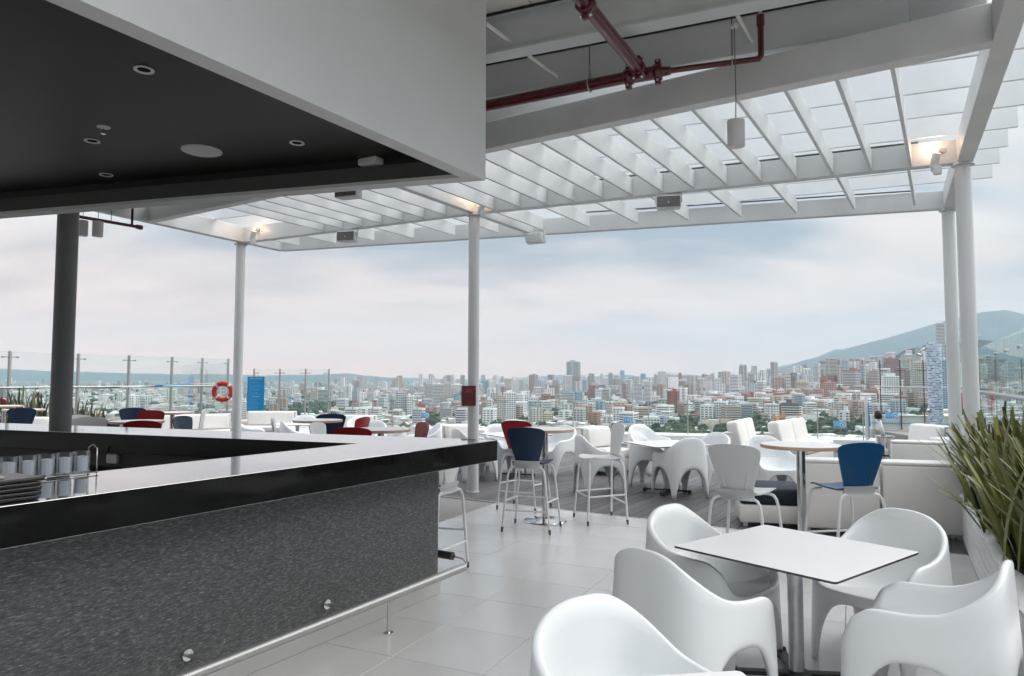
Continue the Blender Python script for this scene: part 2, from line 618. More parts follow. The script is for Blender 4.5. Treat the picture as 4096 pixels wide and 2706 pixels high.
# floor tiles: large pale porcelain, each a little different
m = M['tile'] = mat('tile', (0.5, 0.5, 0.5), 0.33, ior=1.85)
t, b = nodes_of(m)
oi = t.nodes.new('ShaderNodeObjectInfo')
g = nnoise(t, 1.1, 5, coord='Object')
tv = nmath(t, 'ADD', nmath(t, 'MULTIPLY', oi.outputs['Random'], 0.18), nmath(t, 'MULTIPLY', g, 0.82))
t.links.new(nramp(t, tv, [(0.15, (0.55, 0.542, 0.532)), (0.5, (0.60, 0.592, 0.582)), (0.85, (0.65, 0.642, 0.632))]), b.inputs['Base Color'])
rn = nnoise(t, 1.5, 3)
t.links.new(nmath(t, 'ADD', nmath(t, 'MULTIPLY', rn, 0.08), 0.17), b.inputs['Roughness'])
t.links.new(nbump(t, nnoise(t, 70, 3), 0.03), b.inputs['Normal'])
M['grout'] = mat('grout', (0.26, 0.25, 0.24), 0.9)
# deck boards: grey-brown composite, fine grooves along the board (local Y is the board direction)
m = M['deck'] = mat('deck', (0.10, 0.09, 0.088), 0.5)
t, b = nodes_of(m)
oi = t.nodes.new('ShaderNodeObjectInfo')
gr = nnoise(t, 9, 5, (6, 0.35, 1))
tv = nmath(t, 'ADD', nmath(t, 'MULTIPLY', oi.outputs['Random'], 0.5), nmath(t, 'MULTIPLY', gr, 0.5))
t.links.new(nramp(t, tv, [(0.1, (0.060, 0.054, 0.054)), (0.5, (0.095, 0.088, 0.088)), (0.9, (0.140, 0.131, 0.131))]), b.inputs['Base Color'])
tc = t.nodes.new('ShaderNodeTexCoord')
wv = t.nodes.new('ShaderNodeTexWave')
wv.bands_direction = 'X'
wv.inputs['Scale'].default_value = 26.0
t.links.new(tc.outputs['Object'], wv.inputs['Vector'])
t.links.new(nbump(t, wv.outputs['Fac'], 0.35, 0.004), b.inputs['Normal'])
b.inputs['Roughness'].default_value = 0.42
# sword leaves
def leaf_mat(name, lo, mid, hi):
    m = mat(name, mid, 0.45)
    t, b = nodes_of(m)
    oi = t.nodes.new('ShaderNodeObjectInfo')
    gi = t.nodes.new('ShaderNodeNewGeometry')
    st = nnoise(t, 14, 3, (1, 1, 0.15))
    tv = nmath(t, 'ADD', nmath(t, 'MULTIPLY', nmath(t, 'ADD', oi.outputs['Random'], gi.outputs['Random Per Island']), 0.33), nmath(t, 'MULTIPLY', st, 0.34))
    t.links.new(nramp(t, tv, [(0.18, lo), (0.50, mid), (0.72, hi), (0.84, (0.36, 0.24, 0.10))]), b.inputs['Base Color'])
    b.inputs['Subsurface Weight'].default_value = 0.0
    return m
M['leaf'] = leaf_mat('leaf', (0.045, 0.058, 0.016), (0.125, 0.142, 0.036), (0.25, 0.245, 0.07))
M['leaf_far'] = leaf_mat('leaf_far', (0.035, 0.042, 0.020), (0.075, 0.085, 0.042), (0.15, 0.15, 0.07))

# ------------------------------------------------------------------ terrace floor
UY = 31.0                                   # yaw of the long lines of the terrace (bar, rafters, boards)
DK0, DK1 = Vector((-1.05, 10.272, 0)), Vector((4.374, 6.858, 0))
DKY = math.degrees(math.atan2(DK1.x - DK0.x, DK1.y - DK0.y))       # yaw of the tile / deck boundary
dkd = (DK1 - DK0).normalized()
dkn = Vector((-dkd.y, dkd.x, 0))            # towards the deck
if dkn.y < 0:
    dkn = -dkn
def clip(poly, p, n, keep):                 # keep the side where keep*(q-p).n <= 0
    out = []
    k = len(poly)
    for i in range(k):
        a, b_ = poly[i], poly[(i + 1) % k]
        da = keep * ((a[0] - p.x) * n.x + (a[1] - p.y) * n.y)
        db = keep * ((b_[0] - p.x) * n.x + (b_[1] - p.y) * n.y)
        if da <= 0:
            out.append(a)
        if (da < 0 < db) or (db < 0 < da):
            s = da / (da - db)
            out.append((a[0] + (b_[0] - a[0]) * s, a[1] + (b_[1] - a[1]) * s))
    return out
floor = MB()
slab = [(-22, -6), (12, -6), (18, 14), (18, 22.6), (12.2, 24.7), (11.8, 19.6), (10.4, 20.05), (-3.4, 24.75), (-6.9, 27.7), (-11.0, 27.9), (-16.5, 17.0), (-22, 12)]
floor.prism(slab, -0.6, -0.012)
fo = tag(floor.build('terrace_floor', M['grout']), kind='structure')
TS, TG = 0.612, 0.004
ty = 25.5
tdx, tdy = yv(ty + 90), yv(ty)
tile_me = None
t0 = Vector((-0.45, 4.916, 0))
tb = MB().prism([(-TS / 2 + TG / 2, -TS / 2 + TG / 2), (TS / 2 - TG / 2, -TS / 2 + TG / 2), (TS / 2 - TG / 2, TS / 2 - TG / 2), (-TS / 2 + TG / 2, TS / 2 - TG / 2)], -0.012, 0.0)
tile_me = tb.mesh('tile', M['tile'], bevel=0.0015, seg=1)
ntile = 0
for i in range(-10, 13):
    for j in range(-8, 14):
        c = t0 + tdx * ((i + 0.5) * TS) + tdy * ((j + 0.5) * TS)
        side = (c - DK0).dot(dkn)
        if side > 0.45 or c.y < 1.2 or c.y > 12:
            continue
        # only the open floor right of the bar, and the strip past its end
        perp = c.x * math.cos(R(UY)) - c.y * math.sin(R(UY))
        if perp < -4.9 or c.x > 5.6 or c.x < -3.2:
            continue
        if abs(c.x) > 0.78 * c.y + 0.6:
            continue
        h = random.uniform(-0.0008, 0.0008)
        if side < -0.46:
            link('tile', tile_me, fo, (c.x, c.y, h), ty)
        else:
            hx = TS / 2 - TG / 2
            q = [c + tdx * (sx * hx) + tdy * (sy * hx) for sx, sy in ((-1, -1), (1, -1), (1, 1), (-1, 1))]
            pl = clip([(a.x, a.y) for a in q], DK0 - dkn * 0.035, dkn, 1)
            if len(pl) < 3:
                continue
            MB().prism([(a - c.x, b_ - c.y) for a, b_ in pl], -0.012, 0.0).build('tile', M['tile'], fo, (c.x, c.y, h))
        ntile += 1
# trim strip between the stone and the deck
tr = MB().bar(DK0 - dkd * 6 - dkn * 0.018 + Vector((0, 0, -0.01)), DK1 + dkd * 2 - dkn * 0.018 + Vector((0, 0, -0.01)), 0.028, 0.024)
tr.build('threshold_strip', M['alu'], fo)
# ------------------------------------------------------------------ timber deck
deck = tag(MB().prism([(-16, 18.9), (DK0.x - dkd.x * 9 + .02, DK0.y - dkd.y * 9 + .02), (DK1.x + dkd.x * 3.2, DK1.y + dkd.y * 3.2), (9.6, 16.2), (6.2, 17.4), (-3.2, 20.9), (-14, 26)], -0.6, -0.010).build('deck', M['black_iron']), kind='structure')
BW, BG = 0.145, 0.006
by = DKY - 90                                # boards run square to the threshold
bd = yv(by)
if bd.y < 0:
    by += 180
    bd = yv(by)
far_p, far_n = Vector((6.2, 16.9, 0)), None
fd = yv(-70)
far_n = Vector((-fd.y, fd.x, 0))
if far_n.y < 0:
    far_n = -far_n
board_cache = {}
nb = 0
i = -74
while i < 84:
    base = DK0 + dkd * (i * BW + BW / 2) + dkn * 0.004
    # length until the far edge
    den = bd.dot(far_n)
    L = ((far_p - base).dot(far_n)) / den
    ang = abs(math.degrees(math.atan2(base.x, base.y)))
    if L > 1.0:
        s = 0.0
        first = random.choice([1.6, 2.4, 3.2])
        while s < L - 0.2:
            ln = min(first if s == 0 else 4.0, L - s)
            mid = base + bd * (s + ln / 2)
            vis = abs(mid.x) < 0.78 * mid.y + 1.0
            if vis and mid.y < 16.5 or (vis and mid.x > 0):
                key = round(ln, 2)
                if key not in board_cache:
                    board_cache[key] = MB().box((0, 0, -0.011), (BW - BG, ln - 0.004, 0.022)).mesh('deck_board', M['deck'], bevel=0.002, seg=1)
                link('deck_board', board_cache[key], deck, (mid.x, mid.y, random.uniform(-0.001, 0.001)), by)
                nb += 1
            s += ln
    i += 1
# ------------------------------------------------------------------ pool, coping
pool = MB().prism([(-2.8, 21.05), (6.3, 17.62), (9.5, 16.45), (10.6, 18.5), (8.6, 19.3), (-2.2, 23.2)], -0.35, -0.03)
tag(pool.build('pool_water', M['water']), kind='structure')
cp = MB().prism([(-3.4, 24.6), (-2.9, 23.45), (9.9, 19.0), (10.3, 19.9)], -0.5, 0.045)
tag(cp.build('pool_coping', M['coping'], bevel=0.01), kind='structure')
MB().bar((-2.95, 21.0, -0.12), (9.7, 16.4, -0.12), 0.14, 0.26).build('pool_edge', M['coping'], fo)

# ------------------------------------------------------------------ bar counter
def V3_(x, y):
    return Vector((x, y, 0))
HC = 1.17
FT = 0.165
C0 = at(1990, 1761, HC)
fa, fb = at(0, 2027, HC), C0
YB = math.degrees(math.atan2(fb.x - fa.x, fb.y - fa.y))           # yaw of the front arm
ba, bb = at(0, 1691, HC), at(1875, 1755, HC)
YK = math.degrees(math.atan2(ba.x - bb.x, ba.y - bb.y))           # yaw of the back arm (going left)
ia = at(332, 1890, HC)
IC = at(1428, 1775, HC)
ub, uk = yv(YB), yv(YK)
nb_ = Vector((ub.y, -ub.x, 0))                                     # right of the front arm (towards the guests)
nk_ = Vector((uk.y, -uk.x, 0))
if nk_.y < 0:
    nk_ = -nk_
LF, LK = 7.2, 9.5
bar_t = thing('bar_counter', 'black polished bar counter with a dark slate front and white plinth', 'bar', (C0.x, C0.y, 0))
def L2(p):
    return (p.x - C0.x, p.y - C0.y)
P_fn, P_fi = C0 - ub * LF, IC - ub * (LF - 0.6)
P_kl, P_ki = C0 + uk * LK, IC + uk * (LK - 0.9)
top = MB().prism([L2(C0), L2(P_fn), L2(P_fi), L2(IC), L2(P_ki), L2(P_kl)], HC - FT, HC, mi=1, mtop=0)
# front arm and back arm as two slabs with a mitred joint
ct = top.build('counter_top', [M['granite'], M['fascia']], bar_t, bevel=0.003, seg=2)
OV = 0.29                                                          # overhang on the guest side
r_ = ray(1753, 2100)                                               # right end of the front panel
pe = isect(V3_(0, 0), math.degrees(math.atan2(r_.x, r_.y)), C0 - nb_ * OV, YB)
s_end = (C0 - pe).dot(ub)
PE = Vector((pe.x, pe.y, 0))
PN = Vector((C0.x, C0.y, 0)) - ub * LF - nb_ * OV
HP0, HP1 = 0.125, HC - FT
pl = MB().box((0, 0, (HP0 + HP1) / 2), ((PE - PN).length, 0.05, HP1 - HP0))
mid = (PE + PN) / 2 - nb_ * 0.025
o = pl.build('front_panel', M['bar_panel'], bar_t, (mid.x - C0.x, mid.y - C0.y, 0), YB - 90, bevel=0.002, seg=1)
# end panel of the bar (square to the front) and back-arm panel on the guest side
ep = MB().bar(Vector((PE.x - C0.x, PE.y - C0.y, (HP0 + HP1) / 2)) - nb_ * 0.05 - ub * 0.025, Vector((PE.x - C0.x, PE.y - C0.y, (HP0 + HP1) / 2)) - nb_ * 0.75 - ub * 0.025, 0.05, HP1 - HP0)
ep.build('end_panel', M['bar_panel'], bar_t)
kp0 = C0 + uk * 0.9 - nk_ * 0.30
kp1 = C0 + uk * (LK - 0.2) - nk_ * 0.30
MB().bar(Vector((kp0.x - C0.x, kp0.y - C0.y, HP1 / 2)), Vector((kp1.x - C0.x, kp1.y - C0.y, HP1 / 2)), 0.05, HP1 - 0.002).build('back_panel', M['bar_panel'], bar_t)
# inner wall under the back arm (grey, with the socket) and the work bench
iw0 = IC + uk * 0.3 + nk_ * 0.16
iw1 = IC + uk * (LK - 1.2) + nk_ * 0.16
MB().bar(Vector((iw0.x - C0.x, iw0.y - C0.y, 0.5)), Vector((iw1.x - C0.x, iw1.y - C0.y, 0.5)), 0.03, 0.998).build('inner_wall', mat('inner_wall', (0.045, 0.043, 0.04), 0.6), bar_t)
wb0 = IC + uk * 0.4 - nk_ * 0.22
wb1 = IC + uk * (LK - 1.4) - nk_ * 0.22
WBZ = 0.86
MB().bar(Vector((wb0.x - C0.x, wb0.y - C0.y, WBZ - 0.02)), Vector((wb1.x - C0.x, wb1.y - C0.y, WBZ - 0.02)), 0.70, 0.04).build('work_bench', M['black_iron'], bar_t)
# inner side of the front arm
fi0 = IC - ub * 0.1 + nb_ * 0.16
fi1 = IC - ub * (LF - 0.8) + nb_ * 0.16
MB().bar(Vector((fi0.x - C0.x, fi0.y - C0.y, 0.5)), Vector((fi1.x - C0.x, fi1.y - C0.y, 0.5)), 0.03, 0.998).build('inner_panel', M['black_iron'], bar_t)
# white plinth
q0 = PE + ub * 0.035 + nb_ * 0.006
q1 = PN + nb_ * 0.006
pm = (q0 + q1) / 2 - nb_ * 0.04
MB().box((0, 0, 0.0625), ((q0 - q1).length, 0.08, 0.123)).build('plinth', M['plinth'], bar_t, (pm.x - C0.x, pm.y - C0.y, 0), YB - 90, bevel=0.003, seg=1)
MB().bar(Vector((q0.x - C0.x, q0.y - C0.y, 0.0625)) - nb_ * 0.082 - ub * 0.04, Vector((q0.x - C0.x, q0.y - C0.y, 0.0625)) - nb_ * 0.8 - ub * 0.04, 0.08, 0.121).build('plinth_return', M['plinth'], bar_t)
# foot rail with wall brackets and floor leg
HR = 0.235
ra, rb = at(1500, 2418, HR), at(1850, 2272, HR)
rdir = yv(YB)
rb2 = rb + rdir * 0.02
rn = ra - rdir * 3.4
rail = thing('foot_rail', 'brushed steel foot rail running along the slate bar front', 'rail', (rb2.x, rb2.y, 0))
rp = lambda p, z: Vector((p.x - rb2.x, p.y - rb2.y, z))
RR = 0.030
MB().tube([rp(rn, HR), rp(rb2, HR)], RR, 18).build('rail_tube', M['steel'], rail, smooth=True, auto=0.8)
dist_p = abs((rb2 - PE).dot(nb_))
def bracket(p):
    e = p - nb_ * dist_p
    MB().tube([rp(p, HR), rp(e, HR)], 0.012, 12).build('bracket', M['steel'], rail, smooth=True, auto=0.8)
    MB().tube([rp(e + nb_ * 0.002, HR), rp(e + nb_ * 0.016, HR)], 0.030, 20).build('wall_flange', M['chrome'], rail, smooth=True, auto=0.8)
for px in (860, 1408):
    s = ((at(px, 2706 - (px - 736) * 0.394, HR)) - rb2).dot(rdir)
    bracket(rb2 + rdir * s)
fl = at(1530, 2527, 0.0)
s = (fl - rb2).dot(rdir)
fp = rb2 + rdir * s
MB().tube([rp(fp, HR), rp(fp, 0.004)], 0.010, 12).build('floor_leg', M['chrome'], rail, smooth=True, auto=0.8)
MB().lathe([(0.034, 0.001), (0.034, 0.006), (0.012, 0.010)], 20, rp(fp, 0)).build('leg_flange', M['chrome'], rail, smooth=True, auto=0.8)
# return along the bar end
e0 = rb2 - nb_ * 0.20 + rdir * 0.13
e1 = rb2 - nb_ * (dist_p + 0.5) + rdir * 0.13
MB().tube([rp(e0, HR + 0.03), rp(e1, HR + 0.03)], RR * 1.05, 16).build('end_tube', M['dark_steel'], rail, smooth=True, auto=0.8)
MB().tube([rp(e0, HR + 0.03), rp(rb2 - nb_ * 0.10 + rdir * 0.12, HR + 0.025), rp(rb2 - nb_ * 0.015 + rdir * 0.06, HR + 0.012), rp(rb2, HR)], 0.006, 8).build('corner_link', M['chrome'], rail, smooth=True)

# ------------------------------------------------------------------ soffit over the bar
HS = 3.22
S0 = at(1942, 723, HS)
sf = at(316, 0, HS)
sb = at(0, 876, HS)
YSF = math.degrees(math.atan2(S0.x - sf.x, S0.y - sf.y))
YSK = math.degrees(math.atan2(sb.x - S0.x, sb.y - S0.y))
usf, usk = yv(YSF), yv(YSK)
SI = at(1840, 711, HS)
sof = thing('bar_soffit', 'white boxed canopy over the bar with a black recessed ceiling', 'soffit', (S0.x, S0.y, HS))
def S2(p):
    return (p.x - S0.x, p.y - S0.y)
A0 = S0 - usf * 8.0
K0 = S0 + usk * 9.0
AI = SI - usf * 7.9
KI = SI + usk * 8.8
flw = 0.012
# fascia walls (outer faces) and the flange
HB = 1.75
def wallprism(p0, p1, q1, q0, z0, z1, name, mt):
    return MB().prism([S2(p0), S2(p1), S2(q1), S2(q0)], z0, z1).build(name, mt, sof)
nsf = Vector((usf.y, -usf.x, 0))
nsk = Vector((usk.y, -usk.x, 0))
if nsk.y < 0:
    nsk = -nsk
dF = (S0 - SI).dot(nsf)
dK = (S0 - SI).dot(nsk)
Sc = isect(S0 - nsf * 0.02, YSF, S0 - nsk * 0.02, YSK)
wallprism(S0, A0, A0 - nsf * 0.05, isect(S0 - nsf * 0.05, YSF, S0, YSK), 0.0, HB, 'front_face', M['white_wall'])
wallprism(isect(S0 - nsf * 0.052, YSF, S0, YSK), K0, K0 - nsk * 0.05, isect(S0 - nsf * 0.052, YSF, S0 - nsk * 0.05, YSK), 0.0, HB, 'far_face', M['white_wall'])
# flange underside
wallprism(isect(S0 - nsf * 0.0505, YSF, S0 - nsk * 0.0505, YSK), A0 - nsf * 0.0505, AI, SI, 0.001, 0.03, 'flange', M['white_wall'])
wallprism(isect(S0 - nsf * 0.0505, YSF, S0 - nsk * 0.0505, YSK) + usk * 0.02, K0 - nsk * 0.0505, KI, SI + usk * 0.002, 0.0015, 0.029, 'flange', M['white_wall'])
# dark reveal and ceiling
RH = 0.15
wallprism(SI, AI, AI + nsf * 0.02, isect(SI + nsf * 0.02, YSF, SI + nsk * 0.02, YSK), 0.031, RH, 'reveal', M['reveal'])
wallprism(SI, KI, KI + nsk * 0.02, isect(SI + nsf * 0.02, YSF, SI + nsk * 0.02, YSK), 0.0305, RH, 'reveal', M['reveal'])
for u_, n_, E_ in ((usf, nsf, AI), (usk, nsk, KI)):  # black strips painting the shadow above the reveal, hiding the white wall
    w0_ = isect(SI + nsf * 0.03, YSF, SI + nsk * 0.03, YSK)
    wallprism(w0_, E_ + n_ * 0.03, E_ + n_ * 0.045, w0_ + n_ * 0.015, RH - 0.02, RH + 0.069, 'gap_shade_strip', M['black_iron'])
CE = [isect(SI + nsf * 0.12, YSF, SI + nsk * 0.12, YSK), AI + nsf * 0.12, AI - Vector((9, 0, 0)), KI + nsk * 0.12]
ceil = MB().prism([S2(p) for p in CE], RH + 0.07, RH + 0.10)
ceil.build('black_ceiling', M['black_ceiling'], sof)
ZC = HS + RH + 0.07
# fittings in the black ceiling
def downlight(px, py, r, label):
    p = at(px, py, ZC)
    t_ = thing('downlight', label, 'downlight', (p.x, p.y, ZC), 0, 'downlights in the black bar ceiling')
    MB().lathe([(r, -0.001), (r, -0.008), (r * 0.72, -0.006), (r * 0.66, -0.001)], 28).build('trim_ring', M['white_paint'], t_, smooth=True, auto=0.7)
    MB().lathe([(r * 0.64, -0.0035), (r * 0.64, -0.002)], 24).build('lens', M['lens_dark'], t_)
downlight(576, 278, 0.055, 'chrome ringed downlight in the black ceiling nearest the camera')
downlight(369, 563, 0.055, 'downlight beside the sprinkler in the black bar ceiling')
downlight(425, 699, 0.055, 'downlight above the big left column, low in the black ceiling')
downlight(1188, 571, 0.055, 'downlight nearest the square white unit in the black ceiling')
p = at(414, 508, ZC)
t_ = thing('ceiling_sprinkler', 'small sprinkler head with white collar in the black bar ceiling', 'sprinkler', (p.x, p.y, ZC))
MB().lathe([(0.045, -0.001), (0.045, -0.005), (0.02, -0.008)], 24).build('collar', M['white_paint'], t_, smooth=True, auto=.7)
MB().tube([(0, 0, -0.008), (0, 0, -0.05)], 0.005, 8).build('stem', M['chrome'], t_)
MB().lathe([(0.016, -0.052), (0.016, -0.050)], 16).build('deflector', M['chrome'], t_)
p = at(807, 602, ZC)
t_ = thing('ceiling_speaker', 'large round white speaker grille in the black bar ceiling', 'speaker', (p.x, p.y, ZC))
MB().lathe([(0.15, -0.001), (0.15, -0.008), (0.142, -0.012), (0.138, -0.009)], 48).build('rim', M['white_paint'], t_, smooth=True, auto=.7)
MB().lathe([(0.137, -0.008), (0.137, -0.0082)], 48).build('grille', M['speaker_white'], t_)
p = at(1497, 664, ZC - 0.05)
t_ = thing('wireless_unit', 'square white access unit in the far corner of the black ceiling', 'ceiling unit', (p.x, p.y, ZC))
MB().box((0, 0, -0.030), (0.19, 0.19, 0.058), YSF).build('housing', M['speaker_white'], t_, bevel=0.012)
MB().box((0, 0, -0.0605), (0.15, 0.15, 0.003), YSF).build('face_plate', M['pendant'], t_, bevel=0.001)

# ------------------------------------------------------------------ pergola
HP = 4.15
def V3(x, y, z=0.0):
    return Vector((x, y, z))
c2, c3, c4, c5 = V3(-4.998, 12.973), V3(-0.574, 10.612), V3(6.359, 10.24), V3(5.184, 8.047)
fl_, lc = V3(-4.488, 13.761), V3(-5.775, 11.296)
nr_, nl_ = V3(3.607, 5.202), V3(-0.291, 7.639)
YN = math.degrees(math.atan2(lc.x - nr_.x, lc.y - nr_.y))
perg = thing('pergola', 'white steel pergola of deep rafters and cross fins on round columns', 'pergola', (c3.x, c3.y, 0))
O3 = Vector((c3.x, c3.y, 0))
def beam(a, b, w, z0, z1, name='beam', mt='white_steel', parent=None, org=None, bev=0.006):
    org = O3 if org is None else org
    parent = perg if parent is None else parent
    a, b = Vector((a.x, a.y, 0)), Vector((b.x, b.y, 0))
    mid = (a + b) / 2
    y = math.degrees(math.atan2(b.x - a.x, b.y - a.y))
    L = (b - a).length
    return MB().box((0, 0, (z0 + z1) / 2), (w, L, z1 - z0)).build(name, M[mt], parent, (mid.x - org.x, mid.y - org.y, 0 - org.z), y, bevel=bev, seg=1)
BZ = HP + 0.30
def ibeam(a, b, w, z0, z1, name='beam', parent=None, org=None, mt='white_steel'):
    """steel I-section: lower flange, web, upper flange in one mesh"""
    org = O3 if org is None else org
    parent = perg if parent is None else parent
    a, b = Vector((a.x, a.y, 0)), Vector((b.x, b.y, 0))
    mid = (a + b) / 2
    y = math.degrees(math.atan2(b.x - a.x, b.y - a.y))
    L = (b - a).length
    m_ = MB()
    f = 0.018
    m_.box((0, 0, z0 + f / 2), (w, L, f))
    m_.box((0, 0, (z0 + z1) / 2), (w * 0.42, L - 0.002, z1 - z0 - 2 * f + 0.002))
    m_.box((0, 0, z1 - f / 2), (w, L, f))
    return m_.build(name, M[mt], parent, (mid.x - org.x, mid.y - org.y, 0), y)
pad = lambda a, b, s: b + (b - a).normalized() * s
wN = 0.14
nN = Vector((yv(YN).y, -yv(YN).x, 0))
if nN.y > 0:
    nN = -nN                                          # towards the camera
# near beam (runs behind the soffit to the left corner)
beam(nr_ + nN * wN / 2, lc + nN * wN / 2, wN, HP, BZ - 0.005, mt='grey_steel')
# middle beam in two lengths, meeting on the column
beam(c5, c3, 0.13, HP, BZ - 0.02)
beam(c3, c2, 0.13, HP, BZ - 0.021)
# far beam
beam(c4, fl_, 0.12, HP, BZ - 0.03)
# side beams
sdy = math.degrees(math.atan2(c4.x - c5.x, c4.y - c5.y))
sN = c5 - yv(sdy) * 7.6
beam(sN + yv(sdy + 90) * 0.02, c4 + yv(sdy + 90) * 0.02 + yv(sdy) * 0.05, 0.16, HP - 0.002, BZ - 0.01, mt='grey_steel')
beam(lc - yv(27) * 5.0, fl_, 0.13, HP - 0.003, BZ - 0.012)
# cross beam through the central column
kx = isect(c3, UY, lc, YN)
fx = isect(c3, UY, c4, math.degrees(math.atan2(fl_.x - c4.x, fl_.y - c4.y)))
beam(kx, fx, 0.10, HP + 0.001, BZ - 0.025)
# rafters near bay: 0.413 m apart along the near beam
YM1 = math.degrees(math.atan2(c3.x - c5.x, c3.y - c5.y))
YM2 = math.degrees(math.atan2(c2.x - c3.x, c2.y - c3.y))
YFB = math.degrees(math.atan2(fl_.x - c4.x, fl_.y - c4.y))
RY = 31.6
p0 = V3(3.035, 5.547)
ray_d = yv(YN)
for k in range(0, 22):
    a = p0 + ray_d * (0.413 * k)
    b1 = isect(a, RY, c5, YM1)
    b2 = isect(a, RY, c3, YM2)
    b_ = b1 if b1.x > c3.x else b2
    if abs(b_.x - c3.x) < 0.12 or b_.x < c2.x + 0.15:
        continue
    beam(a, b_ - yv(RY) * 0.066, 0.034, HP + 0.02, HP + 0.255, 'rafter', 'rafter_paint', bev=0.003)
# rafters far bay: every second one
for k in range(0, 16):
    a0 = V3(4.719, 8.34) + yv(YM1) * (0.80 * k) if k < 7 else None
    s = k * 0.795
    a0 = V3(5.83, 10.161) + yv(YFB) * s
    m1 = isect(a0, RY - 0.3, c5, YM1)
    m2 = isect(a0, RY - 0.3, c3, YM2)
    m_ = m1 if m1.x > c3.x else m2
    if a0.x < fl_.x + 0.3 or m_.x < c2.x + 0.2 or abs(m_.x - c3.x) < 0.15:
        continue
    beam(m_ + yv(RY) * 0.066, a0 - yv(RY) * 0.062, 0.034, HP + 0.021, HP + 0.235, 'rafter', 'rafter_paint', bev=0.003)
# cross fins lying over the rafters and oversailing both sides
FZ0, FZ1 = BZ - 0.008, BZ + 0.30
for k in range(7):
    q = V3(4.195, 5.861) + yv(28.0) * (0.738 * k)
    r_end = q - yv(-66) * 0.36
    l_lim = isect(q, -66.8, c2, 27)
    l_end = l_lim + yv(-66.8) * 0.62
    if k < 1:
        l_end = isect(q, -66.8, S0, YSF) if False else q + yv(-66.8) * 11.5
    beam(r_end, l_end, 0.035, FZ0, FZ1, 'fin', 'fin_paint', bev=0.003)
# black conduits clipped along the beam tops
for a_, b2_ in ((c5, c3), (c4, V3(0.6, 11.95))):
    n_ = (b2_ - a_).normalized()
    MB().tube([a_ + n_ * 0.45 - O3 + Vector((-0.02, -0.055, BZ - 0.008)), b2_ - n_ * 0.3 - O3 + Vector((-0.02, -0.055, BZ - 0.008))], 0.012, 8).build('conduit', M['cable'], perg, smooth=True)
# columns with cap rings
def column(p, ztop, r, cap=True):
    cme = MB().lathe([(r, 0.0), (r, ztop - 0.001)], 40).build('column', M['white_steel'], perg, (p.x - O3.x, p.y - O3.y, 0), smooth=True, auto=0.8)
    if cap:
        MB().lathe([(r * 1.42, ztop - 0.026), (r * 1.42, ztop - 0.002)], 40).build('cap_ring', M['white_steel'], cme, smooth=True, auto=0.8)
    MB().lathe([(r * 1.18, 0.001), (r * 1.18, 0.012), (r * 1.02, 0.014)], 32).build('base_ring', M['white_steel'], cme, smooth=True, auto=0.8)
for p in (c2, c3, c4, c5):
    column(p, HP, 0.083, True)
# the big concrete column behind the back counter
cc = at(192, 1698, HC)
cc = Vector((cc.x, cc.y, 0)) + nk_ * 0.14
bc = thing('concrete_column', 'thick grey round column rising behind the far bar counter', 'column', cc)
MB().lathe([(0.106, 0.0), (0.106, 4.9)], 48).build('shaft', mat('grey_column', (0.15, 0.148, 0.145), 0.5, noise=(3, 0.06), bump=(60, 0.06)), bc, smooth=True, auto=.8)

# ------------------------------------------------------------------ solid roof over the near terrace
roof = thing('roof_canopy', 'panelled pale ceiling on deep white beams above the near terrace', 'roof', (nr_.x, nr_.y, 0))
ON = Vector((nr_.x, nr_.y, 0))
RZ = 4.86
YB1 = -66.5
b1p, b2p = V3(2.247, 6.094), V3(-0.005, 6.146)
d1 = yv(YB1)
n1 = Vector((d1.y, -d1.x, 0))
if n1.y > 0:
    n1 = -n1
sideL = lambda p, yw: isect(p, yw, c5 + yv(sdy + 90) * -0.07, sdy)
beam(V3(3.235, 5.671) + n1 * 0.07, b1p + d1 * 9 + n1 * 0.07, 0.13, 4.5, RZ, 'beam', 'white_steel', roof, ON)
r2 = sideL(b2p + n1 * 0.075, YB1)
ibeam(r2, b2p + d1 * 9 + n1 * 0.075, 0.17, 4.5, RZ, 'beam', roof, ON)
for s in (1.35, 2.7):
    q = b2p + n1 * (0.075 + s)
    ibeam(sideL(q, YB1), q + d1 * 9, 0.17, 4.5, RZ, 'beam', roof, ON)
# black strips added to paint the shade line between beam tops and panels
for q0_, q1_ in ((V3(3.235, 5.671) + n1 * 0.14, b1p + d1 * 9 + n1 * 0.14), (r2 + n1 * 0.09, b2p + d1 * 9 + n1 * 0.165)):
    MB().bar(Vector((q0_.x - ON.x, q0_.y - ON.y, RZ - 0.012)), Vector((q1_.x - ON.x, q1_.y - ON.y, RZ - 0.012)), 0.012, 0.022).build('shade_strip', M['black_iron'], roof)
# infill face between near beam and roof at its right end
beam(sideL(nr_ + nN * 0.03, YN), V3(2.9, 5.92) + nN * 0.03, 0.02, BZ - 0.003, RZ, 'infill_plate', 'white_steel', roof, ON)
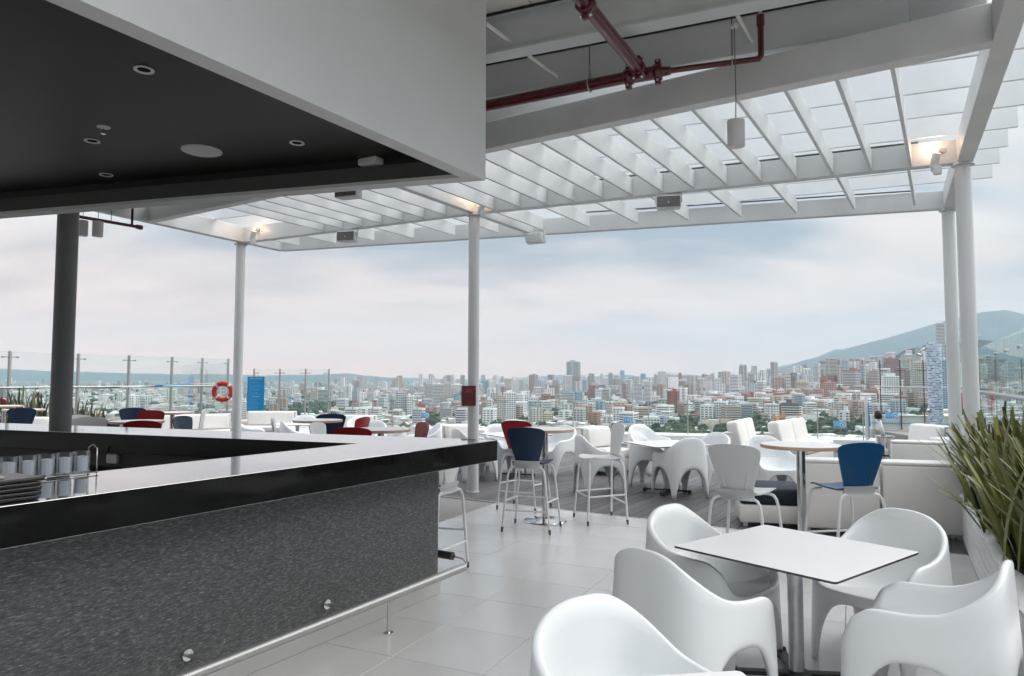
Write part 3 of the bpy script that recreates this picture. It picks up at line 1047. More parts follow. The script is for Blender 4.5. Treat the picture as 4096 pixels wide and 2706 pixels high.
# ceiling panels
pw = 0.482
for k in range(-9, 22):
    a = V3(2.70, 5.93) + yv(-62) * (pw * k)
    far = isect(a, 30.5, nr_ - nN * 0.02, YN)
    near = far - yv(30.5) * 4.6
    if far.x > 3.7:
        near = isect(a, 30.5, c5, sdy) if False else near
    mid = (far + near) / 2
    L = (far - near).length
    edge = (far - c5).cross(yv(sdy)).z
    if (far - (c5 - yv(sdy + 90) * 0.25)).dot(yv(sdy + 90)) > 0:
        continue
    MB().box((0, 0, RZ + 0.02), (pw - 0.014, L, 0.036)).build('ceiling_panel', M['roof_panel'], roof, (mid.x - ON.x, mid.y - ON.y, 0), 30.5, bevel=0.004, seg=1)
MB().prism([(p.x - ON.x, p.y - ON.y) for p in (sideL(nr_, YN), lc + yv(-62) * 0.0, lc - yv(30) * 5.4, sideL(nr_, YN) - yv(29) * 4.6)], RZ + 0.042, RZ + 0.10).build('roof_deck', M['black_iron'], roof)
# thin white stays between the beams
kk = .4313
for (x0, y0, x1, y1) in ((150, 515, 425, 715), (2085, 135, 2235, 410), (-250, 215, 0, 400)):
    a = at(2048 + kk * x0, kk * y0, 4.52)
    b_ = at(2048 + kk * x1, kk * y1, 4.60)
    MB().tube([a - ON, b_ - ON], 0.016, 10).build('stay', M['white_paint'], roof, smooth=True, auto=.8)
# ------------------------------------------------------------------ moulded armchair (one shell on four arched legs)
def interp(tab, x):
    for i in range(len(tab) - 1):
        if x <= tab[i + 1][0]:
            (x0, y0), (x1, y1) = tab[i], tab[i + 1]
            m0 = (tab[i + 1][1] - tab[i - 1][1]) / (tab[i + 1][0] - tab[i - 1][0]) if i > 0 else 0.0
            m1 = (tab[i + 2][1] - y0) / (tab[i + 2][0] - x0) if i + 2 < len(tab) else 0.0
            h = x1 - x0
            t = max(0.0, min(1.0, (x - x0) / h))
            return (2 * t**3 - 3 * t**2 + 1) * y0 + (t**3 - 2 * t**2 + t) * h * m0 + (-2 * t**3 + 3 * t**2) * y1 + (t**3 - t**2) * h * m1
    return tab[-1][1]
def armchair_mesh():
    # unit rounded-square plan sampled by arc length; q = 0 back centre, 1 front centre
    nexp = 4.2
    pts = []
    for i in range(2001):
        ph = math.pi * i / 2000
        s, c = math.sin(ph), math.cos(ph)
        pts.append((abs(s) ** (2 / nexp), -math.copysign(abs(c) ** (2 / nexp), c)))
    acc = [0.0]
    for i in range(2000):
        acc.append(acc[-1] + math.dist(pts[i], pts[i + 1]))
    tot = acc[-1]
    def plan(q):
        sg = 1
        q = q % 2.0
        if q > 1:
            q, sg = 2 - q, -1
        L = q * tot
        lo, hi = 0, 2000
        while hi - lo > 1:
            md = (lo + hi) // 2
            if acc[md] <= L:
                lo = md
            else:
                hi = md
        f = (L - acc[lo]) / max(1e-9, acc[lo + 1] - acc[lo])
        x = pts[lo][0] + (pts[lo + 1][0] - pts[lo][0]) * f
        y = pts[lo][1] + (pts[lo + 1][1] - pts[lo][1]) * f
        return sg * x, y
    U = [(0, .852), (.07, .849), (.14, .832), (.20, .80), (.26, .755), (.33, .70), (.41, .652), (.49, .631), (.57, .624), (.635, .622), (.675, .612), (.705, .588), (.73, .565), (.755, .512), (.785, .466), (.83, .448), (.9, .442), (1, .44)]
    FW = 0.024
    def low(q):
        q = q if q <= 1 else 2 - q
        for c0, half, H, p, r in ((0.0, 0.25 - FW, .405, 2.9, 1.45), (0.5, 0.25 - FW, .415, 2.9, 1.45), (1.0, 0.25 - FW, .375, 2.9, 1.45)):
            d = abs(q - c0) / half
            if d < 1:
                return H * (1 - d ** p) ** (1 / r)
        return 0.0
    def half(z):
        return 0.332 - 0.026 * (z / .85) - 0.03 * max(0, z - .45), 0.362 - 0.024 * (z / .85) - 0.03 * max(0, z - .45)
    qs = []
    n0 = 16
    for s in range(8):                      # denser sampling round the feet
        a, b_ = s * 0.25, (s + 1) * 0.25
        for k in range(n0):
            t = k / n0
            t = t + 0.10 * math.sin(2 * math.pi * t) * -1
            qs.append(a + (b_ - a) * max(0, min(1, t)))
    rows = []
    NO, NI = 9, 9
    for q in qs:
        px, py = plan(q)
        qq = q if q <= 1 else 2 - q
        zu, zl = interp(U, qq), low(q)
        zl = min(zl, zu - 0.03)
        colp = []
        # inner lip of the arch
        for inset, dz in ((0.030, 0.045), (0.026, 0.008), (0.014, 0.0)):
            a, b_ = half(zl)
            colp.append((px * (a - inset), py * (b_ - inset), zl + dz if zl > 0.001 or dz < 0.01 else 0.06))
        for k in range(NO + 1):
            z = zl + (zu - 0.012 - zl) * (k / NO)
            a, b_ = half(z)
            e = 0.006 if k == 0 else 0.0
            colp.append((px * (a - e), py * (b_ - e), z))
        a, b_ = half(zu)
        th = 0.032
        for ang in (35, 90, 145):           # rounded rim
            rr = th / 2
            colp.append((px * (a - rr + rr * math.cos(R(ang))), py * (b_ - rr + rr * math.cos(R(ang))), zu - 0.012 + 0.012 * math.sin(R(ang))))
        zs = 0.425
        for k in range(1, NI + 1):
            t = k / NI
            drop = max(0.0, zu - 0.016 - (zs + 0.055))
            # down the inside of the back, then a fillet into the dished seat
            if t <= 0.55:
                tt = t / 0.55
                z = zu - 0.014 - drop * tt
                a, b_ = half(z)
                ins = th + 0.020 * tt
                colp.append((px * (a - ins), py * (b_ - ins) + 0.035 * tt * (1 if py < -0.5 else 0) * min(1, drop * 4), z))
                last = colp[-1]
            else:
                tt = (t - 0.55) / 0.45
                f = 1 - tt ** 1.0 * 0.94
                zz = zs + (last[2] - zs) * (1 - tt) ** 2.6
                colp.append((last[0] * f, last[1] * f + 0.02 * tt, zz))
        rows.append(colp)
    m = MB()
    m.grid([list(r_) for r_ in zip(*rows)], close=True)
    nn = len(rows)
    cen = len(m.v)
    m.v.append((0, 0.02, 0.423))
    o = nn * (len(rows[0]) - 1)
    for k in range(nn):
        m.f.append((o + k, o + (k + 1) % nn, cen))
        m.mi.append(0)
    return m.mesh('armchair_shell', M['plastic'], smooth=True)
ARM = armchair_mesh()
def fix_normals(me):
    bm = bmesh.new()
    bm.from_mesh(me)
    bmesh.ops.recalc_face_normals(bm, faces=bm.faces)
    bm.to_mesh(me)
    bm.free()
fix_normals(ARM)
def armchair(x, y, facing, label, sc=1.0):
    o = link('armchair', ARM, None, (x, y, 0), facing, (sc, sc, sc))
    return tag(o, label, 'armchair', 'white moulded armchairs')

# ------------------------------------------------------------------ bar stool
def seat_mesh(mt):
    m = MB()
    nx, ny = 12, 14
    topg, botg = [], []
    for j in range(ny + 1):
        v = j / ny
        r1, r2 = [], []
        w = 0.205 - 0.035 * (1 - v) ** 2 - 0.012 * max(0, v - .8) * 5 * .3
        for i in range(nx + 1):
            u = -1 + 2 * i / nx
            x = u * w
            y = -0.20 + 0.43 * v
            z = 0.735 + 0.020 * u * u * (0.5 + v * .5) + 0.030 * max(0, v - 0.35) ** 1.5 - 0.045 * max(0, v - 0.86) ** 1.2 * 3 + 0.06 * max(0, 0.12 - v) * 2
            z -= 0.010 * math.cos(u * math.pi / 2) * math.sin(math.pi * v)
            # rounded front corners
            y -= 0.05 * abs(u) ** 4 * max(0, v - .5) * 2
            r1.append((x, y, z))
            r2.append((x, y, z - 0.013))
        topg.append(r1)
        botg.append(r2)
    m.grid(topg)
    m.grid([list(reversed(r_)) for r_ in botg])
    edge_t = topg[0] + [r_[-1] for r_ in topg[1:]] + list(reversed(topg[-1][:-1])) + [r_[0] for r_ in reversed(topg[1:-1])]
    edge_b = botg[0] + [r_[-1] for r_ in botg[1:]] + list(reversed(botg[-1][:-1])) + [r_[0] for r_ in reversed(botg[1:-1])]
    m.grid([edge_b, edge_t], close=True)
    return m.mesh('seat', mt, smooth=True, auto=0.9)
def back_mesh(mt):
    m = MB()
    nx, nz = 14, 14
    f, g = [], []
    for j in range(nz + 1):
        v = j / nz
        a, b_ = [], []
        w = interp([(0, .138), (.25, .160), (.55, .190), (.80, .212), (.93, .217), (1.0, .211)], v)
        for i in range(nx + 1):
            u = -1 + 2 * i / nx
            z = 0.772 + 0.345 * v + 0.024 * (1 - u * u) * v ** 2 - 0.016 * abs(u) ** 10 * v ** 6
            y = -0.205 - 0.055 * v + 0.030 * u * u
            a.append((u * w, y, z))
            b_.append((u * w, y - 0.012, z))
        f.append(a)
        g.append(b_)
    m.grid([list(reversed(r_)) for r_ in f])
    m.grid(g)
    et = f[0] + [r_[-1] for r_ in f[1:]] + list(reversed(f[-1][:-1])) + [r_[0] for r_ in reversed(f[1:-1])]
    eb = g[0] + [r_[-1] for r_ in g[1:]] + list(reversed(g[-1][:-1])) + [r_[0] for r_ in reversed(g[1:-1])]
    m.grid([et, eb], close=True)
    return m.mesh('backrest', mt, smooth=True, auto=0.9)
def band_mesh():
    m = MB()
    f, g = [], []
    for j in range(7):
        v = j / 6
        a, b_ = [], []
        for i in range(11):
            u = -1 + 2 * i / 10
            z = 0.690 + 0.083 * v
            bow = -0.016 * math.sin(math.pi * v)
            y = -0.214 + 0.024 * u * u - bow * 0.6
            a.append((u * 0.146, y, z))
            b_.append((u * 0.146, y - 0.022, z))
        f.append(a)
        g.append(b_)
    m.grid([list(reversed(r_)) for r_ in f])
    m.grid(g)
    et = f[0] + [r_[-1] for r_ in f[1:]] + list(reversed(f[-1][:-1])) + [r_[0] for r_ in reversed(f[1:-1])]
    eb = g[0] + [r_[-1] for r_ in g[1:]] + list(reversed(g[-1][:-1])) + [r_[0] for r_ in reversed(g[1:-1])]
    m.grid([et, eb], close=True)
    return m.mesh('back_band', M['band_grey'], smooth=True, auto=0.9)
def rib_mesh(mt, s):
    m = MB()
    rows = []
    for k in range(7):
        v = k / 6
        z = 0.785 + 0.165 * v
        x = s * (0.085 + 0.032 * v)
        y = -0.217 - 0.055 * (z - .772) / .345 + 0.03 * (x / .17) ** 2
        d = 0.012 * (1 - v) + 0.001
        rows.append([(x - 0.012, y + 0.004, z), (x - 0.003, y - d, z), (x + 0.003, y - d, z), (x + 0.012, y + 0.004, z)])
    m.grid(rows)
    me = m.mesh('rib', mt, smooth=True)
    fix_normals(me)
    return me
SEATS, BACKS, RIBS = {}, {}, {}
BAND = band_mesh()
def leg_path(sx, sy):
    yb = -0.19 if sy < 0 else 0.165
    return [(sx * 0.10, yb + 0.01 * sy, 0.704), (sx * 0.150, yb + 0.012 * sy, 0.702), (sx * 0.178, yb + 0.02 * sy, 0.690), (sx * 0.197, yb + 0.026 * sy, 0.660), (sx * 0.207, yb + 0.03 * sy, 0.62), (sx * 0.268, sy * 0.238, 0.04)]
LEGS = {}
for sx in (-1, 1):
    for sy in (-1, 1):
        LEGS[(sx, sy)] = (MB().tube(leg_path(sx, sy), 0.0125, 12).mesh('leg', M['tube_white'], smooth=True, auto=.9),
                          MB().tube([(sx * 0.2665, sy * 0.237, 0.052), (sx * 0.2715, sy * 0.240, 0.0)], [0.0155, 0.011], 12).mesh('rubber_foot', M['rubber'], smooth=True, auto=.9))
def leg_at(sx, sy, z):
    a, b_ = Vector((sx * 0.207, (-0.22 if sy < 0 else 0.195), 0.62)), Vector((sx * 0.268, sy * 0.238, 0.04))
    t = (0.62 - z) / 0.58
    return a + (b_ - a) * t
RESTS = []
for (a, b_, z, nm) in (((-1, -1), (1, -1), 0.235, 'footrest'), ((-1, 1), (1, 1), 0.315, 'footrest'), ((-1, -1), (-1, 1), 0.335, 'side_bar'), ((1, -1), (1, 1), 0.335, 'side_bar')):
    z2 = z - 0.02 if nm == 'side_bar' else z
    RESTS.append((nm, MB().tube([leg_at(*a, z), leg_at(*b_, z2)], 0.0095, 10).mesh(nm, M['tube_white'], smooth=True, auto=.9)))
def stool(x, y, facing, colour, label, group='bar stools', seat_colour=None):
    mt = M['plastic_' + colour]
    if colour not in SEATS:
        SEATS[colour] = seat_mesh(mt)
        BACKS[colour] = back_mesh(mt)
        RIBS[colour] = (rib_mesh(mt, -1), rib_mesh(mt, 1))
    t_ = thing('bar_stool', label, 'bar stool', (x, y, 0), facing, group)
    link('seat', SEATS[colour], t_)
    bk = link('backrest', BACKS[colour], t_)
    for rb_ in RIBS[colour]:
        link('rib', rb_, bk)
    link('back_band', BAND, t_)
    for k_ in LEGS:
        lg = link('leg', LEGS[k_][0], t_)
        link('rubber_foot', LEGS[k_][1], lg)
    for nm, me in RESTS:
        link(nm, me, t_)
    return t_
# ------------------------------------------------------------------ round high table
RT_R = 0.345
RT_TOP = MB().lathe([(RT_R - 0.004, 1.048), (RT_R, 1.052), (RT_R, 1.076), (RT_R - 0.004, 1.080)], 64, mis=[0, 0, 0, 1]).mesh('table_top', [M['table_edge'], M['table_white']], smooth=True, auto=0.5)
RT_POST = MB().lathe([(0.038, 0.02), (0.038, 1.03)], 28).mesh('post', M['chrome'], smooth=True, auto=.8)
RT_PLATE = MB().lathe([(0.13, 1.034), (0.13, 1.0475)], 28).mesh('top_plate', M['dark_steel'], smooth=True, auto=.8)
RT_BASE = MB().lathe([(0.25, 0.001), (0.252, 0.006), (0.245, 0.014), (0.06, 0.022), (0.042, 0.03)], 48).mesh('base_plate', M['chrome'], smooth=True, auto=.8)
def high_table(x, y, label):
    t_ = thing('high_table', label, 'table', (x, y, 0), 0, 'round high bar tables')
    link('table_top', RT_TOP, t_)
    link('top_plate', RT_PLATE, t_)
    link('post', RT_POST, t_)
    link('base_plate', RT_BASE, t_)
# ------------------------------------------------------------------ square low table
def rsq(h, r, n=5):
    out = []
    for cx0, cy0, a0 in ((h - r, h - r, 0), (-h + r, h - r, 90), (-h + r, -h + r, 180), (h - r, -h + r, 270)):
        for k in range(n + 1):
            a = R(a0 + 90 * k / n)
            out.append((cx0 + r * math.cos(a), cy0 + r * math.sin(a)))
    return out
ST_H = 0.472
ST_TOP = MB().prism(rsq(ST_H, 0.02), 0.704, 0.7152, mi=1, mtop=0).mesh('table_top', [M['laminate'], M['laminate_edge']])
ST_POST = MB().lathe([(0.041, 0.05), (0.041, 0.69)], 28).mesh('post', M['alu'], smooth=True, auto=.8)
ST_PLATE = MB().box((0, 0, 0.697), (0.30, 0.30, 0.012)).mesh('top_plate', M['black_iron'])
sb_ = MB().lathe([(0.075, 0.02), (0.075, 0.045), (0.045, 0.055)], 24)
for a in (45, 135, 225, 315):
    d = Vector((math.cos(R(a)), math.sin(R(a)), 0))
    sb_.bar(d * 0.05 + Vector((0, 0, 0.034)), d * 0.33 + Vector((0, 0, 0.034)), 0.055, 0.022)
    sb_.bar(d * 0.315 + Vector((0, 0, 0.048)), d * 0.345 + Vector((0, 0, 0.001)), 0.06, 0.05)
ST_BASE = sb_.mesh('base', M['black_iron'], bevel=0.004, seg=1)
def square_table(x, y, yaw, label):
    t_ = thing('square_table', label, 'table', (x, y, 0), yaw, 'square white-topped tables')
    link('table_top', ST_TOP, t_)
    link('top_plate', ST_PLATE, t_)
    link('post', ST_POST, t_)
    link('base', ST_BASE, t_)

# ================================================================== foreground group
TY = -39.0
square_table(1.585, 4.045, TY, 'nearest whole square white table among four white armchairs')
square_table(0.344, 1.84, 82, 'square white table cut off by the bottom edge of the picture')
# an armchair's back top sits about 0.22 m behind its centre
def arm_by_top(px, py, facing, label, sc=1.0):
    p = at(px, py, 0.85 * sc)
    f = yv(facing)
    return armchair(p.x + f.x * 0.315 * sc, p.y + f.y * 0.315 * sc, facing, label, sc)
arm_by_top(2672, 2018, 140, 'white armchair behind the left corner of the near square table, seat towards camera')
arm_by_top(2585, 2200, 55, 'white armchair seen from behind, shaded back, at the left of the near square table')
arm_by_top(2325, 2384, 145, 'white armchair at the bottom centre, cropped by the lower edge')
arm_by_top(3612, 2037, 232, 'white armchair behind the right corner of the near square table')
arm_by_top(4030, 2252, -50, 'white armchair seen from behind at the lower right, against the planter')
# ================================================================== bar stools and high tables in the middle
high_table(0.392, 8.454, 'round high table between the navy and red stools in the middle of the terrace')
stool(0.225, 8.015, 18, 'navy', 'navy bar stool with its back to the camera in the middle of the terrace')
rp_ = at(2064, 1682, 1.142)
stool(rp_.x + 0.11, rp_.y + 0.23, 27, 'red', 'bright red bar stool behind the navy stool in the middle')
stool(1.043, 8.48, -102, 'white', 'white bar stool seen from the side, facing the red stool')
RT2 = at(3202, 1778, 1.08)
high_table(RT2.x, RT2.y, 'round high table between the grey stool and the bright blue stool')
gp = at(2952, 1777, 1.14)
stool(gp.x + 0.11, gp.y + 0.19, 38, 'grey', 'pale grey bar stool with its back to the camera, left of the blue stool')
bp_ = at(3452, 1771, 1.14)
stool(bp_.x - 0.05, bp_.y + 0.25, -11, 'blue', 'bright blue bar stool with its back to the camera before the white sofas')
stool(-0.72, 6.25, -64, 'white', 'white bar stool half hidden behind the right end of the bar')
# ================================================================== deck tables and armchairs
square_table(2.30, 10.62, -20, 'square white table on the deck among armchairs, right of the side-on white stool')
arm_by_top(2764, 1752, -18, 'white armchair on the deck seen from behind, just beyond the near armchairs')
arm_by_top(2552, 1696, 150, 'white armchair half hidden behind the side-on white stool, taller of the two')
arm_by_top(2538, 1722, 120, 'white armchair close behind the side-on white stool back, lower of the two')
arm_by_top(2872, 1730, 235, 'white armchair right of the deck table, before the far sofas')
arm_by_top(3052, 1744, 180, 'white armchair beyond the round high table on the right')
square_table(0.05, 12.35, -30, 'square white table behind the red and navy stools')
arm_by_top(2266, 1702, 225, 'white armchair right of the round table behind the red stool')
arm_by_top(1984, 1696, 150, 'white armchair just right of the central column')
arm_by_top(1826, 1716, 60, 'white armchair just left of the central column foot')
arm_by_top(2318, 1740, 75, 'white armchair in profile between the navy stool and the side-on white stool')
# ================================================================== left part of the terrace, seen over the bar
def rt_at(px, py, label):
    p = at(px, py, 1.08)
    high_table(p.x, p.y, label)
def stool_at(px, py, facing, colour, label):
    p = at(px, py, 1.142)
    f = yv(facing)
    stool(p.x + f.x * 0.255, p.y + f.y * 0.255, facing, colour, label, 'bar stools beyond the bar')
rt_at(1271, 1680, 'round high table beside the navy stool, left of the central column')
rt_at(1523, 1716, 'round high table beside the orange-lit red stool')
rt_at(548, 1684, 'round high table in front of the two dark red stools beyond the bar')
rt_at(690, 1649, 'far round high table behind the dark red stool, left of the life ring column')
rt_at(96, 1638, 'round high table behind the big navy stool at the far left')
rt_at(16, 1623, 'round high table cut by the left edge of the picture')
stool_at(87, 1632, -25, 'navy', 'navy bar stool at the far left beside the thick column')
stool_at(531, 1631, 150, 'navy', 'navy bar stool behind the dark red ones, facing the camera')
stool_at(602, 1641, -8, 'red', 'dark red bar stool behind the round table, left part of the terrace')
stool_at(568, 1682, -12, 'red', 'dark red bar stool nearest the bar on the left, only its top showing')
stool_at(725, 1664, 100, 'navy', 'shiny navy bar stool left of the white sofa end')
stool_at(820, 1636, 255, 'white', 'white bar stool seen edge-on before the life ring')
stool_at(306, 1660, 120, 'white', 'white bar stool just right of the thick column, farther of two')
stool_at(362, 1668, 160, 'white', 'white bar stool just right of the thick column, nearer of two')
stool_at(1325, 1655, -15, 'navy', 'black-navy bar stool back in the left centre of the terrace')
stool_at(1457, 1668, -75, 'red', 'small red bar stool back left of the round table edge')
stool_at(1407, 1709, 8, 'red', 'wide dark red bar stool back just above the bar corner')
stool_at(1696, 1689, -118, 'red', 'glossy orange-lit red bar stool left of the central column')
stool_at(1088, 1671, 75, 'white', 'white bar stool back beside the blue notice board')
stool_at(1264, 1689, 100, 'white', 'white bar stool back before the navy stool, left centre')
stool_at(4, 1594, 30, 'red', 'red bar stool cut by the left edge of the picture')
armL = [(941, 1671, 70, 'white armchair at the foot of the column with the life ring'),
        (1222, 1660, 170, 'white armchair beyond the left centre round table'),
        (1129, 1686, 60, 'white armchair right of the white stool below the notice board'),
        (1434, 1667, 150, 'white armchair beyond the small red stool'),
        (1505, 1682, 200, 'white armchair between the small red stool and the orange-lit one'),
        (1615, 1705, 250, 'white armchair immediately left of the orange-lit red stool'),
        (1757, 1691, 250, 'white armchair immediately right of the orange-lit red stool')]
for px, py, fc, lb in armL:
    arm_by_top(px, py, fc, lb)
p = at(1190, 1696, 0.715)
square_table(p.x, p.y, -30, 'square white table beyond the bar below the notice board')

# ================================================================== sofas and ottoman
def rbox(name, c, d, mt, parent, bev, yaw=0, tilt=None, seg=3):
    return MB().box((0, 0, 0), d, 0, 0, tilt).build(name, M[mt], parent, c, yaw, bevel=bev, seg=seg, smooth=True, auto=0.9)
def sofa(x, y, facing, w, label, d=0.82, hb=0.80, arm=None, cushions=True, tall=False):
    """origin: middle of the back's rear face; facing = direction the sitter looks"""
    t_ = thing('sofa', label, 'sofa', (x, y, 0), facing, 'white lounge sofas')
    rbox('backrest', (0, 0.09, 0.06 + (hb - 0.10) / 2), (w, 0.17, hb - 0.10), 'leather', t_, 0.02)
    rbox('back_cap', (0, 0.10, hb - 0.020), (w - 0.004, 0.19, 0.042), 'leather', t_, 0.018)
    rbox('seat_base', (0, 0.18 + (d - 0.19) / 2, 0.17), (w - 0.006, d - 0.19, 0.22), 'leather', t_, 0.02)
    rbox('seat_cushion', (0, 0.20 + (d - 0.19) / 2, 0.36), (w - 0.02, d - 0.20, 0.155), 'leather', t_, 0.035)
    if tall:
        for s in (-0.5, 0.5):
            rbox('back_cushion', (s * (w / 2 - 0.01), 0.21, 0.625), (w / 2 - 0.02, 0.22, 0.50), 'leather', t_, 0.06, tilt=Matrix.Rotation(R(12), 3, 'X'))
    if cushions:
        rbox('back_cushion', (0, 0.26, 0.62), (w - 0.06, 0.15, 0.36), 'leather', t_, 0.05, tilt=Matrix.Rotation(R(10), 3, 'X'))
    if arm:
        for s in arm:
            rbox('arm', (s * (w / 2 + 0.085), d / 2 + 0.09, 0.06 + 0.27), (0.165, d + 0.17, 0.54), 'leather', t_, 0.02)
    for sx in (-1, 1):
        for yy in (0.06, d - 0.06):
            MB().box((sx * (w / 2 - 0.06), yy, 0.03), (0.05, 0.05, 0.058)).build('foot', M['alu'], t_)
    return t_
def sofa_pts(a, b_, label, **k):
    """a, b: left and right ends of the rear top edge as seen from the camera (rear towards the camera)"""
    m_ = (a + b_) / 2
    y = math.degrees(math.atan2(b_.x - a.x, b_.y - a.y)) - 90
    return sofa(m_.x, m_.y, y, (b_ - a).length, label, **k)
sofa_pts(V3(3.15, 7.80), V3(3.90, 7.60), 'white sofa seen from behind, directly behind the bright blue stool')
sofa_pts(V3(3.925, 7.58), V3(4.66, 7.38), 'white sofa seen from behind, beside the plants at the right')
a, b_ = at(3569, 1764, 0.8), at(3795, 1770, 0.8)
sofa_pts(a, b_, 'white sofa seen from behind, second row, under the chrome bucket')
p = at(3690, 1700, 0.8)
sofa(p.x + 0.3, p.y, 262, 0.9, 'far white sofa side-on with upright cushions, by the mosaic shower column')
p = at(3740, 1812, 0.62)
sofa(p.x + 0.55, p.y + .2, 265, 0.8, 'white sofa side-on half buried in the planter leaves')
# sofas with their back cushions against the fence side
def sofa_front(px0, px1, py, label, zt=0.80, turn=0, **k):
    a, b_ = at(px0, py, zt), at(px1, py, zt)
    m_ = (a + b_) / 2
    d = (b_ - a)
    y = math.degrees(math.atan2(d.x, d.y)) - 90 + 180 + turn
    f = yv(y)
    return sofa(m_.x, m_.y, y, k.pop('w', None) or max(0.7, d.length), label, **k)
sofa_front(2850, 3000, 1692, 'white sofa back before the low glass fence, left of the two on the deck', turn=-58, w=1.5, cushions=False, hb=0.66, tall=True)
sofa_front(3010, 3215, 1692, 'white sofa back before the low glass fence, right of the two on the deck', turn=-50, w=1.8, cushions=False, hb=0.66, tall=True)
sofa_front(2294, 2398, 1706, 'white sofa beyond the round table, left of the side-on white stool', turn=-40)
sofa_front(1000, 1190, 1645, 'long white sofa backs below the blue notice board', turn=0)
sofa_front(1380, 1515, 1660, 'white sofa beyond the small red stool', turn=10)
sofa_front(1770, 1870, 1697, 'white sofa back just left of the central column', turn=-30)
sofa_front(655, 915, 1657, 'white sofa beyond the edge-on white stool', turn=-20)
sofa_front(140, 200, 1668, 'white sofa at the far left behind the thick column', turn=0)
# ottoman
ot = thing('ottoman', 'white ottoman with a navy cushion top behind the pale grey stool', 'ottoman', (3.02, 8.42, 0), 13)
rbox('base', (0, 0, 0.15), (0.72, 0.72, 0.20), 'leather', ot, 0.015)
rbox('cushion', (0, 0, 0.345), (0.725, 0.725, 0.185), 'navy_cloth', ot, 0.05)
for sx in (-1, 1):
    for sy in (-1, 1):
        MB().box((sx * 0.30, sy * 0.30, 0.025), (0.05, 0.05, 0.048)).build('foot', M['alu'], ot)
# ------------------------------------------------------------------ glass fences
def fence(name, label, posts, zt, zb, cat='glass fence', group=None, post_r=0.024, rail=None, clamps=(0.12,), inset=0.06, glass_dn=0.06, post_over=0.03, post_mat='steel', glass='glass', arm=0.16):
    """posts: list of plan points; glass panels between consecutive posts"""
    o0 = Vector((posts[0].x, posts[0].y, 0))
    t_ = thing(name, label, cat, o0, 0, group)
    P_ = [Vector((p.x, p.y, 0)) - o0 for p in posts]
    for p in P_:
        d = MB().box((p.x, p.y, (zb + zt + post_over) / 2), (post_r * 1.1, post_r * 2.2, zt + post_over - zb), math.degrees(math.atan2(P_[-1].x - P_[0].x, P_[-1].y - P_[0].y)) + 90)
        d.build('post', M[post_mat], t_, bevel=0.006, seg=1)
    for a, b_ in zip(P_[:-1], P_[1:]):
        d = (b_ - a)
        L = d.length
        d.normalize()
        n = Vector((d.y, -d.x, 0)) * 0.045
        if (a + o0).dot(n) > 0:
            n = -n
        a2, b2 = a + d * inset + n, b_ - d * inset + n
        zc = (zt + zb + glass_dn) / 2
        MB().bar((a2.x, a2.y, zc), (b2.x, b2.y, zc), 0.010, zt - zb - glass_dn).build('glass_panel', M[glass], t_)
        MB().bar((a2.x, a2.y, zt + 0.002), (b2.x, b2.y, zt + 0.002), 0.010, 0.003).build('panel_edge', M['glass_edge'], t_)
        for cz in clamps:
            z = zt - cz if cz >= 0 else zb - cz
            for q, s in ((a, 1), (b_, -1)):
                MB().tube([(q.x, q.y, z), (q.x + d.x * s * arm, q.y + d.y * s * arm, z)], 0.009, 8).build('spider_arm', M['dark_steel'], t_)
                g = q + d * (s * arm)
                MB().tube([g - n * 0.2 + Vector((0, 0, z)), g + n * 1.35 + Vector((0, 0, z))], 0.026, 12).build('glass_clamp', M['steel'], t_, smooth=True, auto=.8)
        if rail:
            for q, s in ((a, 1), (b_, -1)):
                g = q + d * (s * 0.25) + n * 1.4
                MB().tube([g + Vector((0, 0, rail - 0.09)), g + Vector((0, 0, rail - 0.03))], 0.012, 8).build('rail_bracket', M['steel'], t_)
    if rail:
        d = (P_[-1] - P_[0]).normalized()
        n = Vector((d.y, -d.x, 0)) * 0.075
        if (P_[0] + o0).dot(n) > 0:
            n = -n
        pts_ = [p + n + Vector((0, 0, rail)) for p in P_]
        MB().tube(pts_, 0.030, 14).build('handrail', M['steel'], t_, smooth=True, auto=.8)
    return t_
# tall fence on the left edge of the terrace
LFp = [V3(-14.9, 18.1), V3(-14.10, 19.95), V3(-13.30, 21.80), V3(-12.62, 23.42), V3(-11.95, 24.98), V3(-11.42, 26.20), V3(-10.92, 27.35)]
fence('tall_glass_fence', 'tall glass windscreen with steel posts and handrail along the left edge', LFp, 2.40, 0.0, post_r=0.045, rail=1.40, clamps=(0.14, -0.55), arm=0.20, inset=0.035)
# stepped fence right of the life ring, behind the notice board
MFp = [V3(-9.75, 26.9), V3(-8.80, 26.98), V3(-7.86, 27.1), V3(-7.02, 27.3)]
fence('stepped_glass_fence', 'higher glass panels beside the blue notice board', MFp, 2.02, 0.0, post_r=0.045, clamps=(0.14, -1.0), arm=0.16, inset=0.04)
# low pool fence
LPx = [(1172, 1600), (1279, 1597), (1386, 1594), (1478, 1592)]
lp = [V3(-6.47, 22.7), V3(-5.85, 23.0), V3(-5.2, 23.3), V3(-4.6, 23.6), V3(-4.0, 23.9), V3(-3.2, 24.2)]
fence('low_glass_fence', 'low glass fence panels left of the central column, before the city', lp, 1.06, 0.0, clamps=(0.13,), arm=0.14, inset=0.03)
lp2 = []
fa_, fb_ = V3(-3.2, 24.25), V3(9.45, 19.25)
for px in (1764, 1890, 2016, 2152, 2293, 2440, 2593, 2750, 2918, 3089, 3268, 3450):
    r_ = ray(px, 1600)
    yw = math.degrees(math.atan2(r_.x, r_.y))
    q = isect(V3(0, 0), yw, fa_, math.degrees(math.atan2(fb_.x - fa_.x, fb_.y - fa_.y)))
    lp2.append(q)
fence('low_glass_fence', 'long low glass pool fence right of the central column, before the city', lp2, 1.06, 0.045, clamps=(0.13,), arm=0.15, inset=0.03)
